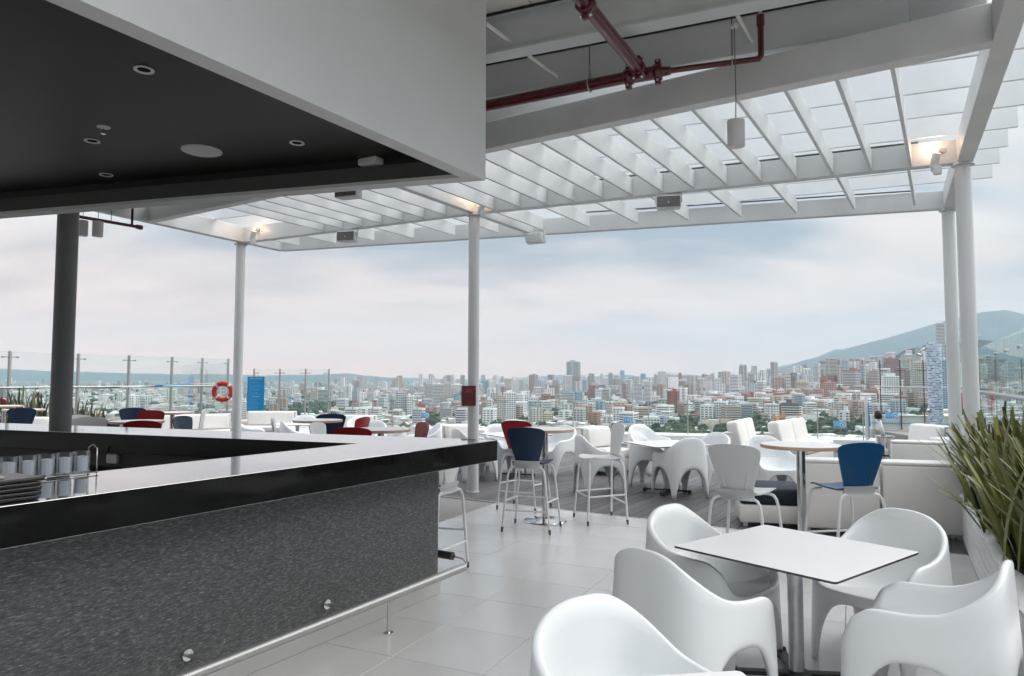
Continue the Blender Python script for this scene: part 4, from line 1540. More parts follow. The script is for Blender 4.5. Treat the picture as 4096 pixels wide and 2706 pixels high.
# open glass gate at its right end
g0 = lp2[-1] + V3(0.12, 0.05)
gt = thing('glass_gate', 'glass gate standing open at the right end of the low fence', 'gate', (g0.x, g0.y, 0), 12)
MB().box((0, 0, 0.63), (0.07, 0.09, 1.17)).build('gate_post', M['speaker_white'], gt, bevel=0.01)
MB().box((0.09, -0.34, 0.56), (0.012, 0.62, 1.0), 8).build('gate_pane', M['glass'], gt)
MB().box((0.045, -0.04, 0.56), (0.02, 0.04, 0.98), 8).build('hinge_stile', M['sign_light'], gt)
# tall fence piece at the far right corner, with handrail
y0 = 24.0
cf = [aty(3526, 1700, y0), aty(3606, 1700, y0 - .25), aty(3700, 1700, y0 - .55), aty(3810, 1700, y0 - .9), aty(3925, 1700, y0 - 1.3)]
cf = [V3(p.x, p.y) for p in cf]
fence('tall_glass_fence', 'tall glass fence behind the mosaic shower column', cf, 2.30, 0.02, rail=1.42, clamps=(0.32, -0.60), post_r=0.03, post_mat='dark_steel', arm=0.2)
MB().prism([(cf[0].x - .35, cf[0].y - .15), (cf[-1].x + 3, cf[-1].y - 2.1), (cf[-1].x + 3, cf[-1].y - 1.55), (cf[0].x - .35, cf[0].y + .45)], -0.5, 0.015).build('beige_ledge', M['beige_stone'], fo)
pw_ = thing('pool_wall', 'low white pool wall with a thin blue line behind the glass', 'wall', (cf[0].x, cf[0].y, 0))
wa, wb_ = cf[0] + V3(-0.22, 0.28) - cf[0], cf[-1] + V3(3, -0.85) - cf[0]
MB().bar((wa.x, wa.y, 0.24), (wb_.x, wb_.y, 0.24), 0.25, 0.45).build('wall_body', M['coping'], pw_, bevel=0.01)
MB().bar((wa.x - .05, wa.y - 0.145, 0.22), (wb_.x - .05, wb_.y - 0.145, 0.22), 0.01, 0.025).build('blue_line', M['sign_light'], pw_)
MB().bar((wa.x, wa.y, 0.475), (wb_.x, wb_.y, 0.475), 0.34, 0.03).build('cap', M['coping'], pw_)
# tall fence along the right edge, seen steeply
rf0, rf1 = V3(10.72, 16.2), V3(6.72, 9.0)
rfd = (rf1 - rf0).normalized()
RFp = []
for px in (3929, 3961, 3997, 4036, 4093, 4200):
    r_ = ray(px, 1500)
    q = isect(V3(0, 0), math.degrees(math.atan2(r_.x, r_.y)), rf0, math.degrees(math.atan2(rfd.x, rfd.y)))
    RFp.append(q)
RFp = [rf0 - rfd * 2.2] + RFp
fence('tall_glass_fence', 'tall glass windscreen along the right edge beside the planter', RFp, 2.40, 0.0, rail=1.40, clamps=(0.24, -0.8), post_r=0.005, post_mat='glass_edge', arm=0.035, inset=0.008, glass='glass_clear', post_over=0.0)

# ------------------------------------------------------------------ signs
def face_cam(p):                                       # yaw of a board looking back at the terrace
    return math.degrees(math.atan2(-p.x, -p.y))
def depth_sign(px, py, y, label, w=0.30, h=0.185):
    p = aty(px, py, y)
    yw = -67.0 + 90 + 180 if px > 1700 else 200
    t_ = thing('depth_sign', label, 'sign', p, 0, 'pool depth signs on the glass')
    t_.rotation_euler = (R(90), 0, -R(yw + 180 - 0))
    # local x right, y up, z towards the viewer
    MB().box((0, 0, 0), (w, h, 0.004)).build('board', M['sign_light'], t_)
    MB().box((0, -h * 0.30, 0.0028), (w - 0.012, h * 0.30, 0.001)).build('lower_band', M['sign_blue'], t_)
    for (cx0, cy0, dx, dy) in ((0, h / 2 - 0.003, w, 0.006), (0, -h / 2 + 0.003, w, 0.006), (w / 2 - 0.003, 0, 0.006, h - 0.012), (-w / 2 + 0.003, 0, 0.006, h - 0.012)):
        MB().box((cx0, cy0, 0.0035), (dx, dy, 0.002)).build('border', M['sign_white'], t_)
    link('lettering', TXT['1.2 m'], t_, (-w * 0.245, h * 0.14, 0.0045))
    link('lettering', TXT['3.9 ft'], t_, (-w * 0.245, -h * 0.32, 0.0045))
    MB().box((-w * 0.245, h * 0.03, 0.0042), (w * 0.40, 0.006, 0.001)).build('rule', M['sign_white'], t_)
    c = (w * 0.23, -0.004, 0.0045)
    ring = MB().torus(c, h * 0.36, 0.0065, (0, 0, 1), 36, 6)
    ring.build('ban_ring', M['sign_white'], t_, smooth=True)
    MB().box(c, (0.011, h * 0.70, 0.002), -45).build('ban_bar', M['sign_white'], t_)
    fig = MB()
    fig.box((c[0] - 0.012, c[1] + 0.020, c[2] - .0003), (0.016, 0.016, 0.001))
    fig.box((c[0] + 0.010, c[1] + 0.006, c[2] - .0003), (0.012, 0.048, 0.001), 50)
    fig.box((c[0] + 0.002, c[1] - 0.016, c[2] - .0003), (0.010, 0.036, 0.001), -30)
    fig.box((c[0], c[1] - 0.040, c[2] - .0003), (0.050, 0.006, 0.001))
    fig.build('diver_figure', M['sign_white'], t_)
    return t_
TXT = {k: text_mesh(k, 0.062, M['sign_white']) for k in ('1.2 m', '3.9 ft')}
depth_sign(1699, 1662, 23.3, 'small blue 1.2 m depth sign left of the central column')
depth_sign(2513, 1681, 20.95, 'small blue 1.2 m depth sign above the side-on white stool')
depth_sign(3360, 1699, 18.9, 'small blue 1.2 m depth sign on the low fence near the gate')
depth_sign(3567, 1663, 23.35, 'small blue 1.2 m depth sign before the low white pool wall', 0.37, 0.22)
# notice board
y_ = 26.4
pc = aty(1023, 1576, y_)
nb_w, nb_h = 66 / FPX * y_ * 1.0, 136 / FPX * y_
t_ = thing('notice_board', 'tall blue notice board with pool rules in white lettering', 'notice board', pc)
t_.rotation_euler = (R(90), 0, R(6))
MB().box((0, 0, 0), (nb_w, nb_h, 0.03)).build('panel', M['sign_blue'], t_, bevel=0.004, seg=1)
link('lettering', text_mesh('REGLAS DE LA PISCINA', nb_h * 0.036, M['sign_white']), t_, (0, nb_h * 0.432, 0.0165))
link('lettering', text_mesh('POOL RULES', nb_h * 0.036, M['sign_white']), t_, (0, -nb_h * 0.088, 0.0165))
rs = random.Random(4)
tl = MB()
for k in range(17):
    w = nb_w * (rs.uniform(0.5, 0.82) if k % 4 else rs.uniform(0.12, 0.4))
    tl.box((-nb_w * 0.41 + w / 2, nb_h * (0.395 - 0.0275 * k), 0.0160), (w, nb_h * 0.0075, 0.001))
for k in range(13):
    w = nb_w * rs.uniform(0.3, 0.76)
    tl.box((-nb_w * 0.41 + w / 2, nb_h * (-0.125 - 0.0275 * k), 0.0160), (w, nb_h * 0.0075, 0.001))
tag(tl.build('text_lines', M['sign_line'], t_), kind='stuff')
MB().box((0, -nb_h / 2 - (pc.z - nb_h / 2) / 2, -0.03), (0.05, pc.z - nb_h / 2 - 0.004, 0.03)).build('stand_post', M['steel'], t_)
# red emergency phone box on the central column
t_ = thing('phone_box', 'dark red emergency telephone box strapped to the central column', 'phone box', (c3.x - 0.065, c3.y - 0.165, 1.42), -12)
MB().box((0, 0, 0), (0.205, 0.13, 0.295)).build('case', M['box_red'], t_, bevel=0.006, seg=2)
MB().box((0.004, -0.067, 0), (0.19, 0.006, 0.285)).build('door', M['box_red'], t_, bevel=0.002, seg=1)
for txt, sz, z in (('EMERGENCY', 0.0165, 0.088), ('TELEPHONE', 0.0165, 0.069)):
    o = link('lettering', text_mesh(txt, sz, M['ink_red']), t_, (-0.004, -0.0712, z))
    o.rotation_euler = (R(90), 0, 0)
MB().box((-0.002, -0.0708, 0.056), (0.098, 0.001, 0.005)).build('rule', M['ink_red'], t_)
hs = []
for k in range(13):
    a = R(110 + 140 * k / 12)
    hs.append((0.045 + 0.075 * math.cos(a), -0.0715, -0.045 + 0.060 * math.sin(a)))
MB().tube(hs, [0.007] + [0.004] * 11 + [0.007], 8).build('handset_emblem', M['ink_dark_red'], t_)
for z in (0.05, -0.02):
    MB().lathe([(0.0875, z - 0.012), (0.0875, z + 0.012)], 36, (0.052, 0.152, 0)).build('strap', M['steel'], t_, smooth=True, auto=.8)
MB().box((-0.118, 0.02, 0.03), (0.03, 0.05, 0.06)).build('side_bracket', M['alu'], t_)

# ------------------------------------------------------------------ life rings
def life_ring(p, yaw, label, R0=0.30, r=0.085):
    t_ = thing('life_ring', label, 'life ring', p, yaw, 'red life rings')
    MB().torus((0, 0, 0), R0, r, (0, 1, 0), 48, 14).build('ring', M['ring_red'], t_, smooth=True)
    for a in (45, 135, 225, 315):
        sg = MB()
        rows = []
        for da in (-7, 7):
            th = R(a + da)
            d = Vector((math.cos(th), 0, math.sin(th)))
            rows.append([d * (R0 + (r + 0.004) * math.cos(2 * math.pi * k / 14)) + Vector((0, (r + 0.004) * math.sin(2 * math.pi * k / 14), 0)) for k in range(14)])
        sg.grid(rows, close=True)
        sg.build('tape_band', M['grey_tape'], t_, smooth=True)
    cp_ = []
    rr = random.Random(3)
    for k in range(90):
        th = k * 0.42
        cp_.append((0.02 + 0.15 * math.cos(th) * (0.8 + 0.25 * rr.random()), -0.03 + rr.uniform(-.03, .03), 0.03 + 0.12 * math.sin(th) * (0.8 + 0.25 * rr.random())))
    MB().tube(cp_, 0.007, 6).build('rope', M['rope'], t_, smooth=True)
    MB().tube([(0, 0.0, -0.32), (-0.16, -0.05, -0.2), (-0.1, -0.04, 0.0), (0.03, -0.03, 0.03)], 0.006, 6).build('rope_tail', M['rope'], t_, smooth=True)
    MB().tube([(0, 0.0, 0.30), (0, 0.15, 0.34)], 0.015, 8).build('hook', M['steel'], t_)
p = aty(891, 1567, 26.2)
life_ring(p, -10, 'red life ring with coiled rope on the tall fence at the left')
p = aty(3846, 1605, 17.6)
life_ring(p, 116, 'red life ring seen edge-on between the two right-hand columns', 0.27, 0.075)
# pool pole lying along the left handrail
pa_, pb_ = aty(352, 1556, 22.3), aty(860, 1536, 25.6)
t_ = thing('pool_pole', 'long blue and grey pool pole lying on the left handrail', 'pole', pa_)
MB().tube([(0, 0, 0), (pb_ - pa_) * 0.55], 0.016, 10).build('grey_half', M['steel'], t_, smooth=True)
MB().tube([(pb_ - pa_) * 0.5 + V3(0, -.02, .02), (pb_ - pa_) * 0.78 + V3(0, -.02, .03)], 0.022, 10).build('blue_half', M['sign_light'], t_, smooth=True)
MB().tube([(pb_ - pa_) * 0.78 + V3(0, -.02, .03), (pb_ - pa_) + V3(0, 0, .02)], 0.010, 8).build('tip', M['rope'], t_, smooth=True)
# ------------------------------------------------------------------ mosaic shower column
m = M['mosaic'] = mat('mosaic', (0.4, 0.6, 0.8), 0.2)
t, b = nodes_of(m)
tc = t.nodes.new('ShaderNodeTexCoord')
sp = t.nodes.new('ShaderNodeSeparateXYZ')
t.links.new(tc.outputs['Object'], sp.inputs[0])
an = nmath(t, 'ARCTAN2', sp.outputs[1], sp.outputs[0])
cb_ = t.nodes.new('ShaderNodeCombineXYZ')
t.links.new(an, cb_.inputs[0])
t.links.new(sp.outputs[2], cb_.inputs[1])
br = t.nodes.new('ShaderNodeTexBrick')
br.inputs['Color1'].default_value = (0.020, 0.075, 0.27, 1)
br.inputs['Color2'].default_value = (0.60, 0.76, 0.88, 1)
br.inputs['Mortar'].default_value = (0.74, 0.80, 0.84, 1)
br.inputs['Scale'].default_value = 1.0
br.inputs['Mortar Size'].default_value = 0.008
br.inputs['Brick Width'].default_value = 0.40
br.inputs['Row Height'].default_value = 0.038
t.links.new(cb_.outputs[0], br.inputs['Vector'])
t.links.new(br.outputs['Color'], b.inputs['Base Color'])
ps = aty(3738, 1500, 16.0)
t_ = thing('shower_column', 'round outdoor shower column clad in blue and white mosaic', 'shower', (ps.x, ps.y, 0))
MB().lathe([(0.150, 0.0), (0.150, 2.50), (0.145, 2.503)], 40).build('mosaic_shaft', M['mosaic'], t_, smooth=True, auto=.8)
MB().tube([(-0.14, 0, 2.36), (-0.20, 0, 2.38), (-0.26, 0, 2.35), (-0.31, 0, 2.28)], 0.016, 10).build('shower_arm', M['chrome'], t_, smooth=True)
hd = MB().lathe([(0.075, 0.0), (0.07, 0.015), (0.02, 0.05)], 24)
o = hd.build('shower_head', M['chrome'], t_, (-0.335, 0, 2.22), smooth=True, auto=.8)
o.rotation_euler = (0, R(30), 0)
MB().lathe([(0.05, 0), (0.05, 0.02), (0.02, 0.05)], 20).build('tap', M['chrome'], t_, (-0.165, -0.02, 0.98), smooth=True, auto=.8).rotation_euler = (0, R(-90), 0)
# ------------------------------------------------------------------ ice bucket with bottle on the second-row sofa table
pbk = at(3620, 1755, 0.80)
bz = 0.62
t_ = thing('wine_cooler', 'chrome wine cooler standing behind the second-row sofa', 'cooler', (pbk.x + 0.35, pbk.y + 1.25, 0.42))
MB().lathe([(0.13, 0.02), (0.135, 0.30), (0.15, 0.31), (0.15, 0.325)], 32).build('bucket', M['chrome'], t_, smooth=True, auto=.8)
MB().lathe([(0.07, 0.0), (0.07, 0.02)], 24).build('foot', M['black_iron'], t_)
MB().lathe([(0.20, -0.418), (0.20, -0.40), (0.03, -0.39), (0.03, -0.03), (0.18, -0.025), (0.18, -0.001)], 28).build('stand', M['chrome'], t_, smooth=True, auto=.8)
MB().tube([(0.0, 0, 0.25), (-0.08, 0.02, 0.62)], 0.03, 10).build('white_staff', M['sign_white'], t_, smooth=True)
MB().lathe([(0.05, 0), (0.06, 0.05), (0.05, 0.12), (0.02, 0.14)], 16).build('black_head', M['black_iron'], t_, (-0.085, 0.02, 0.60), smooth=True)
# dark ashtray bin between stools on the left
p = at(442, 1683, 0.98)
t_ = thing('steel_bin', 'small steel and black cylinder beyond the bar, left of the dark red stools', 'bin', (p.x, p.y, 0))
MB().lathe([(0.13, 0.0), (0.13, 0.85)], 24).build('body', M['chrome'], t_, smooth=True, auto=.8)
MB().lathe([(0.135, 0.852), (0.135, 0.98), (0.12, 0.985)], 24).build('lid', M['black_iron'], t_, smooth=True, auto=.8)

# ------------------------------------------------------------------ pergola and roof fittings
def spot(px, py, z, up=True, lit=True, label='', power=6.0, yw=0):
    p = at(px, py, z) * 0.982 + Vector((0, 0, z * 0.018 - 0.02))
    t_ = thing('spotlight', label, 'spotlight', p, yw, 'white tube spotlights on the pergola')
    tl = Matrix.Rotation(R(-25 if up else 160), 4, 'X')
    o = MB().lathe([(0.042, -0.085), (0.045, -0.08), (0.045, 0.08), (0.036, 0.08), (0.036, 0.06)], 24).build('tube_head', M['speaker_white'], t_, (0, 0, 0), smooth=True, auto=.8)
    o.rotation_euler = (R(24 if up else 20), 0, 0)
    if lit:
        l = MB().lathe([(0.035, 0.064), (0.035, 0.066)], 20).build('lamp', M['lamp_on'], o)
    b2 = MB().lathe([(0.04, -0.045), (0.045, -0.03), (0.045, 0.05)], 20).build('lower_head', M['speaker_white'], t_, (0.0, -0.03, -0.13), smooth=True, auto=.8)
    MB().tube([(0, 0, 0.02), (0.05, 0.04, 0.10), (0.09, 0.06, 0.13)], 0.006, 6).build('cable', M['cable'], t_, smooth=True)
    MB().box((0.10, 0.06, 0.13), (0.09, 0.05, 0.045)).build('driver_box', M['pendant'], t_, bevel=.004, seg=1)
    MB().box((0.0, 0.045, -0.06), (0.03, 0.05, 0.12)).build('bracket', M['speaker_white'], t_)
    if lit:
        ld = bpy.data.lights.new('spot_lamp', 'POINT')
        ld.energy = power * 0.16
        ld.color = (1.0, 0.62, 0.36)
        ld.shadow_soft_size = 0.03
        lo = bpy.data.objects.new('spot_lamp', ld)
        col.objects.link(lo)
        lo.parent = t_
        lo.location = (-0.02, 0.03, 0.16)
    return t_
spot(3742, 650, 4.20, True, True, 'lit spotlight on the pergola beside the right-hand column', 7, 0)
spot(1928, 832, 4.23, True, True, 'lit spotlight on the pergola beside the central column', 7, -50)
spot(1012, 948, 4.23, True, True, 'lit spotlight on the pergola at the left column', 7, -50)
def box_speaker(px, py, z, yw, label, back=False):
    p = at(px, py, z)
    t_ = thing('wall_speaker', label, 'speaker', p, yw, 'white box speakers under the pergola')
    MB().prism([(-0.15, 0.09), (0.15, 0.09), (0.165, -0.08), (-0.165, -0.08)], -0.085, 0.085).build('cabinet', M['speaker_white'], t_, bevel=0.018, seg=2, smooth=True, auto=.9)
    MB().box((0, -0.0825, 0), (0.30, 0.006, 0.145)).build('grille', M['speaker_grille'], t_, bevel=0.002, seg=1)
    MB().box((0, -0.0865, -0.01), (0.018, 0.002, 0.018)).build('badge', M['speaker_white'], t_)
    u = MB()
    u.box((0, 0.02, 0.118), (0.34, 0.03, 0.012))
    for s in (-1, 1):
        u.box((s * 0.172, 0.02, 0.06), (0.012, 0.03, 0.118))
    u.build('yoke', M['speaker_white'], t_)
    return t_
box_speaker(2674, 812, 4.02, 12, 'white box speaker hanging under the middle beam, right bay')
box_speaker(1390, 948, 4.02, 14, 'white box speaker hanging under the middle beam, left bay')
box_speaker(1395, 768, 4.04, 20, 'white box speaker half hidden by the bar soffit edge')
box_speaker(2142, 955, 4.04, 205, 'white box speaker seen from behind under the far beam')
def pendant(px, py, z, ztop, label):
    p = at(px, py, z)
    t_ = thing('pendant_lamp', label, 'pendant lamp', p, 0, 'white cylinder pendant lamps')
    MB().lathe([(0.064, -0.105), (0.068, -0.098), (0.068, 0.105), (0.02, 0.112)], 36).build('shade', M['pendant'], t_, smooth=True, auto=.7)
    MB().tube([(0, 0, 0.11), (0.004, 0, 0.3), (0, 0, ztop - z)], 0.004, 8).build('cord', M['cable'], t_, smooth=True)
    MB().lathe([(0.03, ztop - z - 0.02), (0.03, ztop - z)], 16).build('rose', M['pendant'], t_)
    return t_
pendant(2944, 536, 3.62, 4.51, 'white cylinder pendant lamp hanging below the roof at the upper right')
pendant(391, 917, 3.72, 4.9, 'white cylinder pendant lamp left of the pergola corner, right one of two')
pendant(330, 914, 3.72, 4.9, 'white cylinder pendant lamp half hidden by the thick column')
# red sprinkler pipes under the roof
PZ = 4.34
D2 = lambda x, y: (2048 + kk * x, kk * y)
tee = at(*D2(1215, 690), PZ)
pA = at(*D2(0, 935), PZ)
dpp = (pA - tee).normalized()
ppl = thing('sprinkler_pipe', 'dark red sprinkler pipework hanging under the near roof', 'pipe', (tee.x, tee.y, PZ))
z0 = V3(0, 0, 0)
MB().tube([z0, dpp * 9.0], 0.053, 20).build('main_pipe', M['pipe_red'], ppl, smooth=True, auto=.8)
pB = at(*D2(650, 0), PZ)
du = (pB - tee).normalized()
MB().tube([z0, du * 5.5], 0.053, 20).build('branch_pipe', M['pipe_red'], ppl, smooth=True, auto=.8)
pC = at(*D2(2310, 545), PZ)
dc = (pC - tee)
lc_ = dc.length
dc.normalize()
MB().tube([dc * 0.22, dc * (lc_ - 0.02), dc * lc_ + V3(0, 0, 0.03), dc * lc_ + V3(0, 0, 0.36)], 0.026, 14).build('drop_pipe', M['pipe_red'], ppl, smooth=True, auto=.8)
MB().tube([dc * lc_ + V3(0, 0, 0.28), dc * lc_ + V3(0, 0, 0.37)], 0.033, 14).build('reducer', M['pipe_red'], ppl, smooth=True, auto=.8)
MB().tube([dc * lc_ + V3(0, 0, 0.37), dc * lc_ + V3(0, 0, 0.45)], 0.016, 10).build('sprinkler_head', M['chrome'], ppl, smooth=True, auto=.8)
MB().lathe([(0.035, 0.452), (0.035, 0.456)], 16, dc * lc_).build('deflector', M['chrome'], ppl)
def coupling(c, d, r0=0.072):
    m_ = MB()
    m_.tube([c - d * 0.035, c + d * 0.035], r0, 18)
    sd = d.cross(V3(0, 0, 1)).normalized()
    for s in (-1, 1):
        m_.box(c + V3(0, 0, s * (r0 + 0.012)), (0.05, 0.05, 0.05), math.degrees(math.atan2(d.x, d.y)))
    m_.build('coupling', M['pipe_red'], ppl, bevel=0.004, seg=1, smooth=True, auto=.9)
    for s in (-1, 1):
        q = c + V3(0, 0, s * (r0 + 0.012))
        MB().tube([q - sd * 0.045, q + sd * 0.045], 0.012, 8).build('bolt', M['chrome'], ppl)
MB().tube([dpp * 0.12, dc * 0.12], 0.060, 20).build('tee_body', M['pipe_red'], ppl, smooth=True, auto=.8)
coupling(dpp * 0.13, dpp)
coupling(dc * 0.13, dc)
coupling(du * 0.14, du, 0.066)
coupling(du * 1.32, du)
MB().tube([dc * 0.1, dc * 0.24], [0.053, 0.035], 16).build('taper', M['pipe_red'], ppl, smooth=True)
def hanger(c, h):
    MB().tube([c + V3(0, 0, 0.16), c + V3(0, 0, h)], 0.005, 8).build('hanger_rod', M['dark_steel'], ppl)
    MB().torus(c, 0.062, 0.006, dpp, 28, 6).build('hanger_loop', M['steel'], ppl, smooth=True)
    MB().tube([c + V3(0, 0, 0.06), c + V3(0, 0, 0.18)], [0.018, 0.007], 8).build('hanger_neck', M['steel'], ppl)
hanger(dpp * 0.50, 0.52)
q = dc * (lc_ * 0.765)
MB().tube([q + V3(0, 0, 0.06), q + V3(0, 0, 0.52)], 0.005, 8).build('hanger_rod', M['dark_steel'], ppl)
MB().torus(q, 0.033, 0.006, dc, 20, 6).build('hanger_loop', M['steel'], ppl, smooth=True)
# small red pipe at the left corner of the pergola
pe_ = at(560, 910, 3.95)
ps_ = at(318, 868, 3.95)
t_ = thing('sprinkler_pipe', 'thin dark red pipe end beside the pendants at the left', 'pipe', pe_)
MB().tube([z0, (ps_ - pe_) * 1.5], 0.024, 12).build('pipe', M['pipe_red'], t_, smooth=True, auto=.8)
dd_ = (ps_ - pe_).normalized()
MB().tube([dd_ * -0.03, dd_ * 0.05], 0.036, 12).build('end_cap', M['box_red'], t_, smooth=True, auto=.8)
MB().tube([dd_ * 0.12, dd_ * 0.12 + V3(0, 0, 0.9)], 0.018, 10).build('riser', M['pipe_red'], t_, smooth=True, auto=.8)
MB().tube([dd_ * 0.42, dd_ * 0.42 + V3(0, 0, 0.9)], 0.005, 6).build('hanger_rod', M['dark_steel'], t_)

# ------------------------------------------------------------------ things on and behind the bar
def on_bar(px, py):
    return at(px, py, HC)
# caddy of glasses
gc = on_bar(150, 1918)
gd = yv(YB)
cad = thing('glass_caddy', 'wire caddy holding a row of glasses filled with pale sachets', 'caddy', (gc.x, gc.y, HC), YB)
g_out = MB().lathe([(0.030, 0.012), (0.034, 0.014), (0.037, 0.118), (0.0345, 0.118), (0.0315, 0.018)], 24).mesh('glass', M['drink_glass'], smooth=True, auto=.9)
g_in = MB().lathe([(0.029, 0.019), (0.033, 0.092), (0.010, 0.096)], 20).mesh('sachets', M['packets'], smooth=True, auto=.7)
for k in range(6):
    gy = -0.215 + 0.084 * k
    go = link('glass', g_out, cad, (0, gy, 0))
    if k > 0:
        link('sachets', g_in, go)
w = MB()
for s in (-1, 1):
    w.tube([(s * 0.040, -0.27, 0.010), (s * 0.040, 0.27, 0.010)], 0.003, 6)
for gy in (-0.26, 0.26):
    w.tube([(-0.04, gy, 0.002), (-0.04, gy, 0.13), (0.0, gy, 0.15), (0.04, gy, 0.13), (0.04, gy, 0.002)], 0.003, 6)
w.build('wire_frame', M['chrome'], cad, smooth=True)
# menus
mc = on_bar(70, 1992)
mn = thing('menu_stack', 'stack of black menu folders at the left end of the bar', 'menus', (mc.x - .07, mc.y - .1, HC), YB)
for k in range(5):
    MB().box((0, 0, 0), (0.23, 0.33, 0.016)).build('menu', M['menu_black'], mn, (random.uniform(-.008, .008), random.uniform(-.01, .01), 0.009 + 0.0178 * k), random.uniform(-4, 4), bevel=0.005, seg=2)
MB().box((-0.01, -0.02, 0.0935), (0.10, 0.16, 0.006)).build('paper_slip', M['paper'], mn, (0, 0, 0), 8)
# bench items
def bench(px, py):
    return at(px, py, WBZ)
iwn = -nk_
pso = at(581, 1822, 0.93)
q = iw0 + uk * (pso - iw0).dot(uk)
tso = thing('wall_socket', 'white double socket box on the dark wall inside the bar', 'socket', (q.x, q.y, 0.935), YK - 90)
s_ = -1 if True else 1
MB().box((0, 0.035, 0), (0.125, 0.038, 0.085)).build('box', M['speaker_white'], tso, bevel=0.006, seg=2)
for dx in (-0.02, 0.02):
    for dz in (-0.012, 0.012):
        MB().box((dx, 0.0545, dz), (0.014, 0.002, 0.014)).build('outlet_face', M['pendant'], tso)
q = bench(478, 1862)
tbw = thing('cloth_bowl', 'pale bowl with a folded cloth on the bench inside the bar', 'bowl', (q.x, q.y, WBZ))
MB().lathe([(0.05, 0.001), (0.09, 0.03), (0.105, 0.065), (0.10, 0.066), (0.085, 0.034)], 32).build('bowl', M['pendant'], tbw, smooth=True, auto=.9)
MB().box((0.03, 0, 0.085), (0.14, 0.06, 0.02), 30, tilt=Matrix.Rotation(R(-25), 3, 'Y')).build('cloth', M['speaker_white'], tbw, bevel=0.008)
q = bench(345, 1880)
tsp = thing('soap_pump', 'black soap pump bottle on the bench inside the bar', 'bottle', (q.x, q.y, WBZ))
MB().lathe([(0.028, 0.001), (0.028, 0.12), (0.012, 0.135), (0.012, 0.155)], 20).build('bottle', M['menu_black'], tsp, smooth=True, auto=.9)
MB().tube([(0, 0, 0.155), (0, 0, 0.185), (0.05, 0, 0.182)], 0.005, 8).build('pump', M['menu_black'], tsp)

# ------------------------------------------------------------------ planter with sword leaves
pl0, pl1 = V3(4.36, 6.90), V3(2.95, 4.30)
pdv = (pl1 - pl0).normalized()
pnv = Vector((-pdv.y, pdv.x, 0))
if pnv.x < 0:
    pnv = -pnv
PLL = 6.6
PLW, PLH = 1.15, 0.50
plo = pl0 + V3(0, 0)
yP = math.degrees(math.atan2(-pdv.x, -pdv.y))
pt = thing('planter', 'long white slatted planter along the right edge of the terrace', 'planter', (pl0.x, pl0.y, 0))
a_loc = lambda s, w_, z: pdv * s + pnv * w_ + V3(0, 0, z)
for k in range(6):
    z = 0.045 + 0.082 * k
    MB().bar(a_loc(-1.2, 0.012, z), a_loc(PLL - 1.2, 0.012, z), 0.022, 0.068).build('slat', M['white_paint'], pt, bevel=0.004, seg=1)
MB().bar(a_loc(-1.2, 0.05, PLH / 2), a_loc(PLL - 1.2, 0.05, PLH / 2), 0.02, PLH - 0.02).build('inner_board', M['white_wall'], pt)
MB().bar(a_loc(-1.2, PLW, PLH / 2), a_loc(PLL - 1.2, PLW, PLH / 2), 0.03, PLH).build('rear_board', M['white_wall'], pt)
for s in (-1.2, PLL - 1.2):
    MB().bar(a_loc(s, 0.0, PLH / 2), a_loc(s, PLW, PLH / 2), 0.03, PLH - 0.004).build('end_board', M['white_wall'], pt)
# crumpled liner lip
rows = [[], [], []]
rr = random.Random(11)
for k in range(60):
    s = -1.15 + (PLL - 0.1) * k / 59
    wv_ = 0.015 * math.sin(k * 1.7) + rr.uniform(-.012, .012)
    rows[0].append(a_loc(s, 0.066 + wv_ * .4, PLH - 0.10))
    rows[1].append(a_loc(s, 0.055 + wv_, PLH + 0.012 + 0.5 * wv_))
    rows[2].append(a_loc(s, -0.012 + wv_ * .6, PLH - 0.015 + wv_ * .3))
MB().grid(rows).build('liner_lip', M['white_wall'], pt, smooth=True)
sg = []
for i in range(30):
    s = -1.15 + (PLL - 0.1) * i / 29
    sg.append([a_loc(s, 0.065 + (PLW - 0.10) * j / 8, PLH - 0.085 + rr.uniform(-.02, .03)) for j in range(9)])
tag(MB().grid(sg).build('soil', M['soil'], pt, smooth=True))
def blade_mesh(L, w, bend, twist, name='leaf', cut=True):
    m_ = MB()
    rows = []
    n = 6
    x, z, a = 0.0, 0.0, 0.0
    for k in range(n + 1):
        t = k / n
        ww = w * (0.55 + 0.75 * t) if t < 0.45 else w * (1.0 - 0.55 * (t - .45) / .55)
        if not cut and k == n:
            ww *= 0.12
        tw = twist * t
        cx0, sx0 = math.cos(tw), math.sin(tw)
        rows.append([(x - 0, -ww / 2 * cx0 + 0, z - ww / 2 * sx0 * .4), (x + 0.10 * ww, 0, z), (x, ww / 2 * cx0, z + ww / 2 * sx0 * .4)])
        a = bend * (t + 1 / n) ** 1.6
        x += math.sin(a) * L / n
        z += math.cos(a) * L / n
    m_.grid(rows)
    return m_
LV = [blade_mesh(rr.uniform(0.58, 0.92), rr.uniform(0.038, 0.056), rr.uniform(0.05, 0.55), rr.uniform(-.6, .6), cut=(k % 4 != 0)) for k in range(12)]
LM = [b_.mesh('leaf', M['leaf'], smooth=True) for b_ in LV]
LMF = [b_.mesh('leaf', M['leaf_far'], smooth=True) for b_ in LV]
